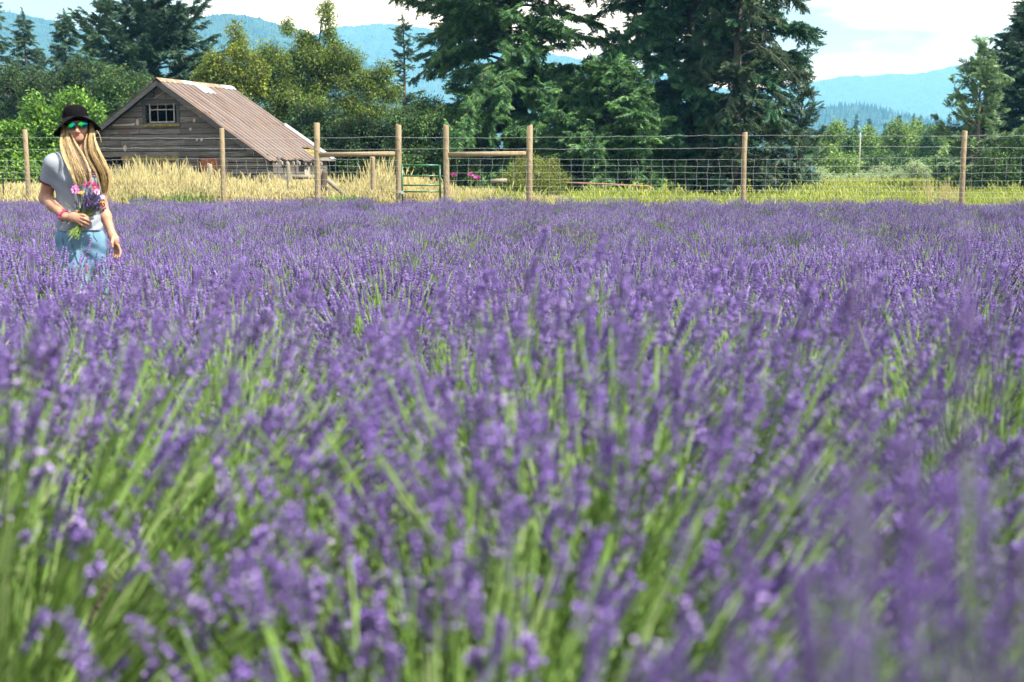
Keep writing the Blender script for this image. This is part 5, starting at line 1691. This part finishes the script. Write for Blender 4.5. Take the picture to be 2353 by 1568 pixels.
    for pts in ([(-.112, .90), (-.110, .84), (-.098, .78), (-.080, .70), (-.068, .62)], [(-.062, .90), (-.058, .83), (-.040, .76), (-.022, .69)], [(.068, .90), (.076, .86), (.094, .83)]):
        P = np.array([(a, front_y(a, b_, J) - .0045, b_) for a, b_ in pts]); mb = MB(); mb.tubes(P, [.0022] * len(P), 5, 0); mb.build('seam', M_SEAM, jn)
    fy = front_y(-.035, .855, J)
    mb = MB(); mb.add([(-.048, fy - .010, .868), (-.020, fy - .010, .853), (-.024, fy - .011, .842), (-.040, fy - .011, .850)], [(0, 3, 2, 1)]); o = mb.build('torn_patch', M_TEE, jn); q = o.modifiers.new('t', 'SOLIDIFY'); q.thickness = .002
    # shoes under the flowers
    mb = MB()
    for (a, b_) in (((-.05, .045, .04), (-.053, -.14, .03)), ((.105, .145, .04), (.116, -.04, .03))):
        mb.tubes(np.linspace(a, b_, 5), [.036, .046, .046, .042, .024], 10, 0, cap=True)
    mb.build('shoes', M_BAND, root)

    # ---- hat
    hr = R(-5)
    HB = np.array([-.001, .012, 1.566])
    def hp(a, r, z_, wob=0):
        x_, y_ = r * math.sin(a) * .96, -r * math.cos(a) * 1.10
        # roll and a slight tip back
        p = np.array([x_, y_, z_]); c, s2 = math.cos(hr), math.sin(hr)
        p = np.array([p[0] * c + p[2] * s2, p[1], -p[0] * s2 + p[2] * c])
        tb = R(6); c, s2 = math.cos(tb), math.sin(tb)
        p = np.array([p[0], p[1] * c + p[2] * s2, -p[1] * s2 + p[2] * c])
        return HB + p
    prof = [(.0845, -.012), (.0835, .0), (.083, .022), (.0805, .045), (.075, .066), (.0665, .082), (.054, .0935), (.038, .099), (.020, .099), (.002, .098)]
    def brimz(a, f):
        side = abs(math.sin(a)) ** 1.6
        back = max(0, -math.cos(a))
        return f ** 1.5 * (-(.066 if a > PI else .046) * side - .03 * back + .012 * max(0, math.cos(a)) + .008 * math.sin(3 * a + .7))
    na = 48
    rings = []
    for f in (1.0, .85, .6, .35, .15, 0):        # underside of the brim, then top
        rings.append([hp(a, .083 + .066 * f, brimz(a, f) - .010) for a in np.linspace(0, 2 * PI, na, False)])
    low = rings[::-1]
    top = [[p + np.array([0, 0, .0055]) for p in r_] for r_ in rings]
    crown = [[hp(a, r_, z_ + (-.010 * max(0, 1 - ((abs(math.sin(a)) - 0) / .5)) if i > 6 else 0)) for a in np.linspace(0, 2 * PI, na, False)] for i, (r_, z_) in enumerate(prof)]
    allr = np.array(low + top + crown)
    V = allr.reshape(-1, 3); m = len(allr)
    i = np.arange(m - 1)[:, None] * na; j = np.arange(na)[None]; j2 = (j + 1) % na
    Q = np.stack([i + j, i + j2, i + na + j2, i + na + j], -1).reshape(-1, 4)
    mb = MB(); mb.add(V, Q, 0, .5, True)
    hat = mb.build('hat', M_HAT, root)
    rb = np.array([[hp(a, .0865, z_ + .002) for a in np.linspace(0, 2 * PI, na, False)] for z_ in (-.006, .003, .013, .018)])
    i = np.arange(3)[:, None] * na
    mb = MB(); mb.add(rb.reshape(-1, 3), np.stack([i + j, i + j2, i + na + j2, i + na + j], -1).reshape(-1, 4), 0, .5, True)
    mb.build('hat_band', M_BAND, hat)

    # ---- sunglasses
    gl = bpy.data.objects.new('sunglasses', None); COL.objects.link(gl); gl.parent = root
    for cx, cz, sg in ((-.0305, 1.541, -1), (.0385, 1.548, 1)):
        q = np.linspace(0, 2 * PI, 25)[:-1]
        ox = .0275 * np.cos(q); oz = .0245 * np.sin(q); oz = np.where(oz > .014, .014 + (oz - .014) * .35, oz)
        oy = lambda x_: .35 * (x_ ** 2) / .02 + (.004 * 0)
        rim = np.stack([cx + ox, -.103 + .9 * np.maximum(0, sg * (cx + ox) - .03) ** 1.0 * .5, cz + oz + .09 * ox], 1)
        V = [np.array([cx, -.1085 + .004, cz - .002])]
        for f in (.35, .7, 1.0):
            c0 = np.array([cx, rim[:, 1].mean(), cz])
            ringp = c0 + (rim - c0) * f; ringp[:, 1] = c0[1] + (rim[:, 1] - c0[1]) * f - .006 * (1 - f * f) - .001
            V += list(ringp)
        n = 24
        Qt = [(0, 1 + (k + 1) % n, 1 + k) for k in range(n)]
        Qq = [(1 + r_ * n + k, 1 + r_ * n + (k + 1) % n, 1 + (r_ + 1) * n + (k + 1) % n, 1 + (r_ + 1) * n + k) for r_ in range(2) for k in range(n)]
        mb = MB(); mb.add(V, Qt, 0, .5, True); mb.f.append((np.array(Qq), 0, True)); lens = mb.build('lens', M_LENS, gl)
        mb = MB(); P = np.concatenate([rim, rim[:2]]); mb.tubes(P, np.where(P[:, 2] > cz + .008, .0036, .0020), 6, 0); mb.build('rim', M_FRAME, gl)
        e = rim[np.argmax(sg * rim[:, 0])]
        mb = MB(); mb.tubes(np.array([e + (0, 0, .008), e + (sg * .006, .02, .008), (sg * .073, .0, cz + .006), (sg * .071, .04, cz - .004)]), [.004, .004, .003, .003], 6, 0); mb.build('temple', M_FRAME, gl)
    mb = MB(); mb.tubes(np.array([(-.007, -.104, 1.550), (.004, -.109, 1.553), (.014, -.104, 1.553)]), [.003] * 3, 6, 0); mb.build('bridge', M_FRAME, gl)

    # ---- hair: several hundred strands that follow the two falls and the back
    rng = np.random.default_rng(12)
    st, tn, rd = [], [], []
    falls = [
        [(283, 153, 7, -.02), (300, 152, 10, -.055), (325, 155, 14, -.075), (347, 164, 18, -.095), (372, 175, 20, -.130), (398, 186, 20, -.172), (426, 193, 17, -.178)],
        [(281, 207, 5, .00), (300, 209, 7, -.04), (325, 207, 11, -.06), (347, 211, 14, -.080), (372, 223, 15, -.085), (398, 237, 13, -.085), (424, 241, 11, -.07), (446, 242, 6, -.06)]]
    for fi, fall in enumerate(falls):
        py = np.array([f[0] for f in fall]); cx = np.array([f[1] for f in fall]); hw = np.array([f[2] for f in fall]); dy = np.array([f[3] for f in fall])
        nst = 640
        lock = rng.uniform(-1.05, 1.05, 60)
        for q in range(nst):
            lk = rng.integers(0, 60)
            u = np.clip(lock[lk] + rng.normal(0, .13) + (rng.normal(0, .4) if rng.random() < .12 else 0), -1.6, 1.6)
            conv = rng.normal(0, .13)
            end = rng.uniform(.72, 1.03) if rng.random() < .75 else rng.uniform(.45, .8)
            sy = np.linspace(py[0], py[0] + (py[-1] - py[0]) * end, 9)
            X = np.interp(sy, py, cx) + (u + conv * np.linspace(0, 1, 9)) * np.interp(sy, py, hw) * .88 + (2.0 * np.sin(sy * .055 + lk * 1.7) + 1.2 * np.sin(sy * .11 + lk * 2.9) + rng.normal(0, .9) * np.linspace(0, 1, 9)) * np.linspace(0, 1, 9)
            bow = .016 * (1 - u * u)
            Y = np.interp(sy, py, dy) - bow + rng.uniform(-.002, .018) * np.linspace(.3, 1, 9)
            st.append([w(a, b_, c_) for a, b_, c_ in zip(X, sy, Y)])
            inner = (u > .5 if fi == 0 else u < -.5)  # inner strands darker: shade and dark roots put into the colour
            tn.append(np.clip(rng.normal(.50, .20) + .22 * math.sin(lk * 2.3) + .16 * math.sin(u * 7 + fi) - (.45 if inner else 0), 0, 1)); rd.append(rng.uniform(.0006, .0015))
    for q in range(46):             # fly-away strands
        fall = falls[q % 2]
        py = np.array([f[0] for f in fall]); s9 = np.linspace(py[0] + 25, py[-1] + rng.uniform(-10, 14), 9)
        sg = (1 if q % 2 else -1) if rng.random() < .7 else (-1 if q % 2 else 1)
        X = np.interp(s9, py, [f[1] for f in fall]) + sg * (np.interp(s9, py, [f[2] for f in fall]) * rng.uniform(.8, 1.1) + rng.uniform(1, 6) * np.sin(np.linspace(0, rng.uniform(2, 4), 9)))
        st.append([w(a, b_, c_ - .02) for a, b_, c_ in zip(X, s9, np.interp(s9, py, [f[3] for f in fall]))]); tn.append(rng.uniform(.6, 1)); rd.append(.0008)
    for q in range(260):            # back of the head down to the shoulder blades
        a = rng.uniform(-1.15, 1.15)
        r_ = .078
        x0 = r_ * math.sin(a) * 1.0; y0 = .015 + .085 * math.cos(a)
        zz = np.linspace(1.60, 1.60 - rng.uniform(.28, .46), 9)
        f = np.linspace(0, 1, 9)
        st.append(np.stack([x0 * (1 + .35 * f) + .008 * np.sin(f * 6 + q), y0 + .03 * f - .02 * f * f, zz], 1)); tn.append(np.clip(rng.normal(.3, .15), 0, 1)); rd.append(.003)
    for a in (((150, 288), (140, 291), (133, 295), (128, 299)), ((222, 300), (228, 308), (231, 318), (233, 328)), ((235, 372), (246, 400), (250, 420), (258, 463)), ((214, 330), (222, 345), (236, 362), (250, 400))):
        P = np.array([w(q[0], q[1], -.06) for q in a]); s9 = np.linspace(0, 3, 9); st.append(np.stack([np.interp(s9, range(4), P[:, c]) for c in range(3)], 1)); tn.append(.85); rd.append(.0018)
    rr = np.array(rd)[:, None] * np.array([.9, 1, 1, 1, 1, 1, .95, .8, .35])[None]
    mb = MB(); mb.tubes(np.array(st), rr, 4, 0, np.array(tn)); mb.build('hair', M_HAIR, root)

    # ---- wristband
    n_ = (RW - RE) / np.linalg.norm(RW - RE)
    c = RW - n_ * .012
    a = np.cross(n_, [0, 0, 1.0]); a /= np.linalg.norm(a); b_ = np.cross(n_, a)
    q = np.linspace(0, 2 * PI, 25)
    P = np.stack([c + n_ * k + (np.cos(q)[:, None] * a + np.sin(q)[:, None] * b_) * .0315 for k in (-.007, 0, .007)], 0)
    V = P.reshape(-1, 3); i = np.arange(2)[:, None] * 25; j = np.arange(24)[None]
    mb = MB(); mb.add(V, np.stack([i + j, i + j + 1, i + 26 + j, i + 25 + j], -1).reshape(-1, 4), 0, .5, True)
    o = mb.build('wristband', M_BANDP, root); q = o.modifiers.new('t', 'SOLIDIFY'); q.thickness = .004; q.offset = 1
    mb = MB(); kn = c + b_ * .030 + np.array([.0, -.012, .004])
    for s_ in (-1, 1): mb.tubes(np.array([kn, kn + np.array([s_ * .010, -.004, .006]), kn + np.array([s_ * .016, -.002, -.002])]), [.003, .005, .002], 5, 0, cap=True)
    mb.build('knot', M_BANDP, o)

    # ---- bouquet, a thing of its own in her hand
    bq = thing('bouquet', 'bunch of lavender with pink cosmos and orange blooms held in her hand', 'bouquet', (g.x, g.y, gz), turn)
    rng = np.random.default_rng(5)
    grip = np.array([.012, -.188, .970])
    cen = w(208, 468, -.19); bot = w(170, 541, -.185)
    n = 150
    ends = cen + rng.normal(0, 1, (n, 3)) * np.array([.033, .026, .035])
    axis = (cen - bot) / np.linalg.norm(cen - bot)
    gr = grip + rng.normal(0, .0065, (n, 3))
    low = bot + rng.normal(0, 1, (n, 3)) * np.array([.017, .014, .010])
    P = np.stack([low, (low + gr) / 2, gr, (gr + ends) / 2, ends], 1)
    M_STEM2 = LAV[0]
    mb = MB(); mb.tubes(P, [.0016] * 5, 4, 0, rng.uniform(.2, 1, n)); mb.build('stems', M_STEM2, bq)
    mb = MB()
    nl = 130
    f = rng.uniform(0, .42, nl)[:, None]; k_ = rng.integers(0, n, nl)
    base = low[k_] * (1 - f) + gr[k_] * f
    d = (low[k_] - gr[k_]); d /= np.linalg.norm(d, axis=1, keepdims=True); d = -d * rng.choice([-1, 1], (nl, 1)) + rng.normal(0, .35, (nl, 3))
    s_ = np.cross(d, rng.normal(0, 1, (nl, 3))); s_ /= np.linalg.norm(s_, axis=1, keepdims=True)
    L_ = rng.uniform(.012, .032, (nl, 1))
    mb.add(np.stack([base - s_ * .0025, base + s_ * .0025, base + d * L_], 1).reshape(-1, 3), np.arange(nl * 3).reshape(nl, 3), 0, np.repeat(rng.uniform(.4, 1, nl), 3))
    mb.build('leaves', M_STEM2, bq)
    td = ends - gr; td /= np.linalg.norm(td, axis=1, keepdims=True); td += rng.normal(0, .18, (n, 3)); td /= np.linalg.norm(td, axis=1, keepdims=True)
    yv = np.cross(rng.normal(0, 1, (n, 3)), td); yv /= np.linalg.norm(yv, axis=1, keepdims=True); zv = np.cross(td, yv)
    sl = rng.uniform(.035, .055, n)[:, None]
    Mx = np.stack([td * sl, yv * .062, zv * .062, ends - td * .02], -1)
    (cv, cf), (pv_, pf) = spike_template(rng, 2)
    mb = MB(); mb.many(cv, cf, Mx, 0, rng.uniform(.11, .42, n)); mb.many(pv_, pf, Mx[::3], 1, rng.uniform(0, .6, len(Mx[::3]))); mb.build('lavender_heads', [LAV[1], LAV[2]], bq)
    PC = {k: plain('petal ' + k, c_, .55, .25, .12, 60) for k, c_ in {'pink': (.78, .22, .58), 'magenta': (.27, .006, .10), 'pale': (.78, .42, .62), 'orange': (.85, .30, .01), 'blue': (.22, .30, .78), 'yellow': (.88, .42, .01), 'wine': (.17, .006, .05)}.items()}
    M_EYE = plain('flower centre', (.75, .38, .03), .8, .2, .3, 200)
    for nm, px_, py_, r_, kcol, nrm, np_, lab in (
        ('cosmos_flower', 173.8, 436, .028, 'pink', (-.45, -1, .25), 8, 'open bright pink cosmos flower'), ('cosmos_flower', 200, 425, .020, 'magenta', (-.2, -1, .7), 7, 'dark magenta cosmos flower at the top'), ('cosmos_flower', 211.5, 421, .019, 'magenta', (.3, -.6, 1), 7, 'topmost dark magenta cosmos flower'),
        ('cosmos_flower', 218, 431, .022, 'magenta', (.3, -1, .3), 8, 'dark magenta cosmos flower above the pale one'), ('cosmos_flower', 223, 441, .020, 'pale', (.5, -1, .0), 8, 'pale pink cosmos flower'), ('marigold_flower', 186, 443.5, .019, 'orange', (-.1, -.5, 1), 12, 'orange bloom beside the bright pink flower'),
        ('blue_flower', 235.5, 453, .015, 'blue', (.5, -1, .4), 9, 'blue flower at the right of the bunch'), ('marigold_flower', 233.5, 463.5, .014, 'yellow', (.3, -1, .2), 10, 'yellow orange bloom at the right of the bunch'), ('cosmos_flower', 236.5, 471.5, .016, 'wine', (.6, -1, -.2), 8, 'wine red flower lowest at the right')):
        c = w(px_, py_, -.205)
        nrm = np.array(nrm, float); nrm /= np.linalg.norm(nrm)
        a = np.cross(nrm, [0, 0, 1.0]); a /= np.linalg.norm(a); b_ = np.cross(nrm, a)
        mb = MB()
        for k in range(np_):
            q = 2 * PI * k / np_ + rng.uniform(-.08, .08)
            d = a * math.cos(q) + b_ * math.sin(q); t_ = -a * math.sin(q) + b_ * math.cos(q); wd = r_ * 2.6 / np_
            lift = nrm * r_ * rng.uniform(.05, .3)
            p = [c + d * r_ * .12, c + d * r_ * .55 + t_ * wd * .8 + lift * .5, c + d * r_ * .95 + t_ * wd * .65 + lift, c + d * r_ * 1.0 + lift, c + d * r_ * .95 - t_ * wd * .65 + lift, c + d * r_ * .55 - t_ * wd * .8 + lift * .5]
            mb.add(p, [(0, 1, 2, 3), (0, 3, 4, 5)])
        fo = mb.build(nm, PC[kcol], bq); fo['label'] = lab
        mb = MB()
        uu = np.linspace(0, 2 * PI, 9)[:-1]
        V = np.concatenate([[c + (a * math.cos(x_) + b_ * math.sin(x_)) * r_ * .24 + nrm * .002 for x_ in uu], [c + (a * math.cos(x_) + b_ * math.sin(x_)) * r_ * .15 + nrm * .007 for x_ in uu], [c + nrm * .008]])
        mb.add(V, [(k, (k + 1) % 8, 8 + (k + 1) % 8, 8 + k) for k in range(8)], 0, .5, True); mb.f.append((np.array([(8 + k, 8 + (k + 1) % 8, 16) for k in range(8)]), 0, True)); mb.build('flower_centre', M_EYE if kcol != 'orange' else PC['orange'], fo)
        mb = MB(); mb.tubes(np.array([grip, (grip + c) / 2 + (0, .012, 0), c - nrm * .004]), [.0015, .0015, .0012], 4, 0, .6); mb.build('stalk', M_STEM2, fo)
    mb = MB()
    P = [w(172, 489, -.19), w(166, 481, -.195), w(160, 474, -.198), w(153, 469, -.2)]
    mb.tubes(np.array(P), [.0016, .0014, .0012, .001], 4, 0, .4)
    e = P[-1]
    for k in range(7):
        d = rng.normal(0, 1, 3) * .008; s2 = np.cross(d, [0, 1.0, 0]); s2 = s2 / (np.linalg.norm(s2) + 1e-6) * .002
        mb.add([e - s2, e + s2, e + d], [(0, 1, 2)], 0, .2)
    mb.build('sprig', M_STEM2, bq)
person()
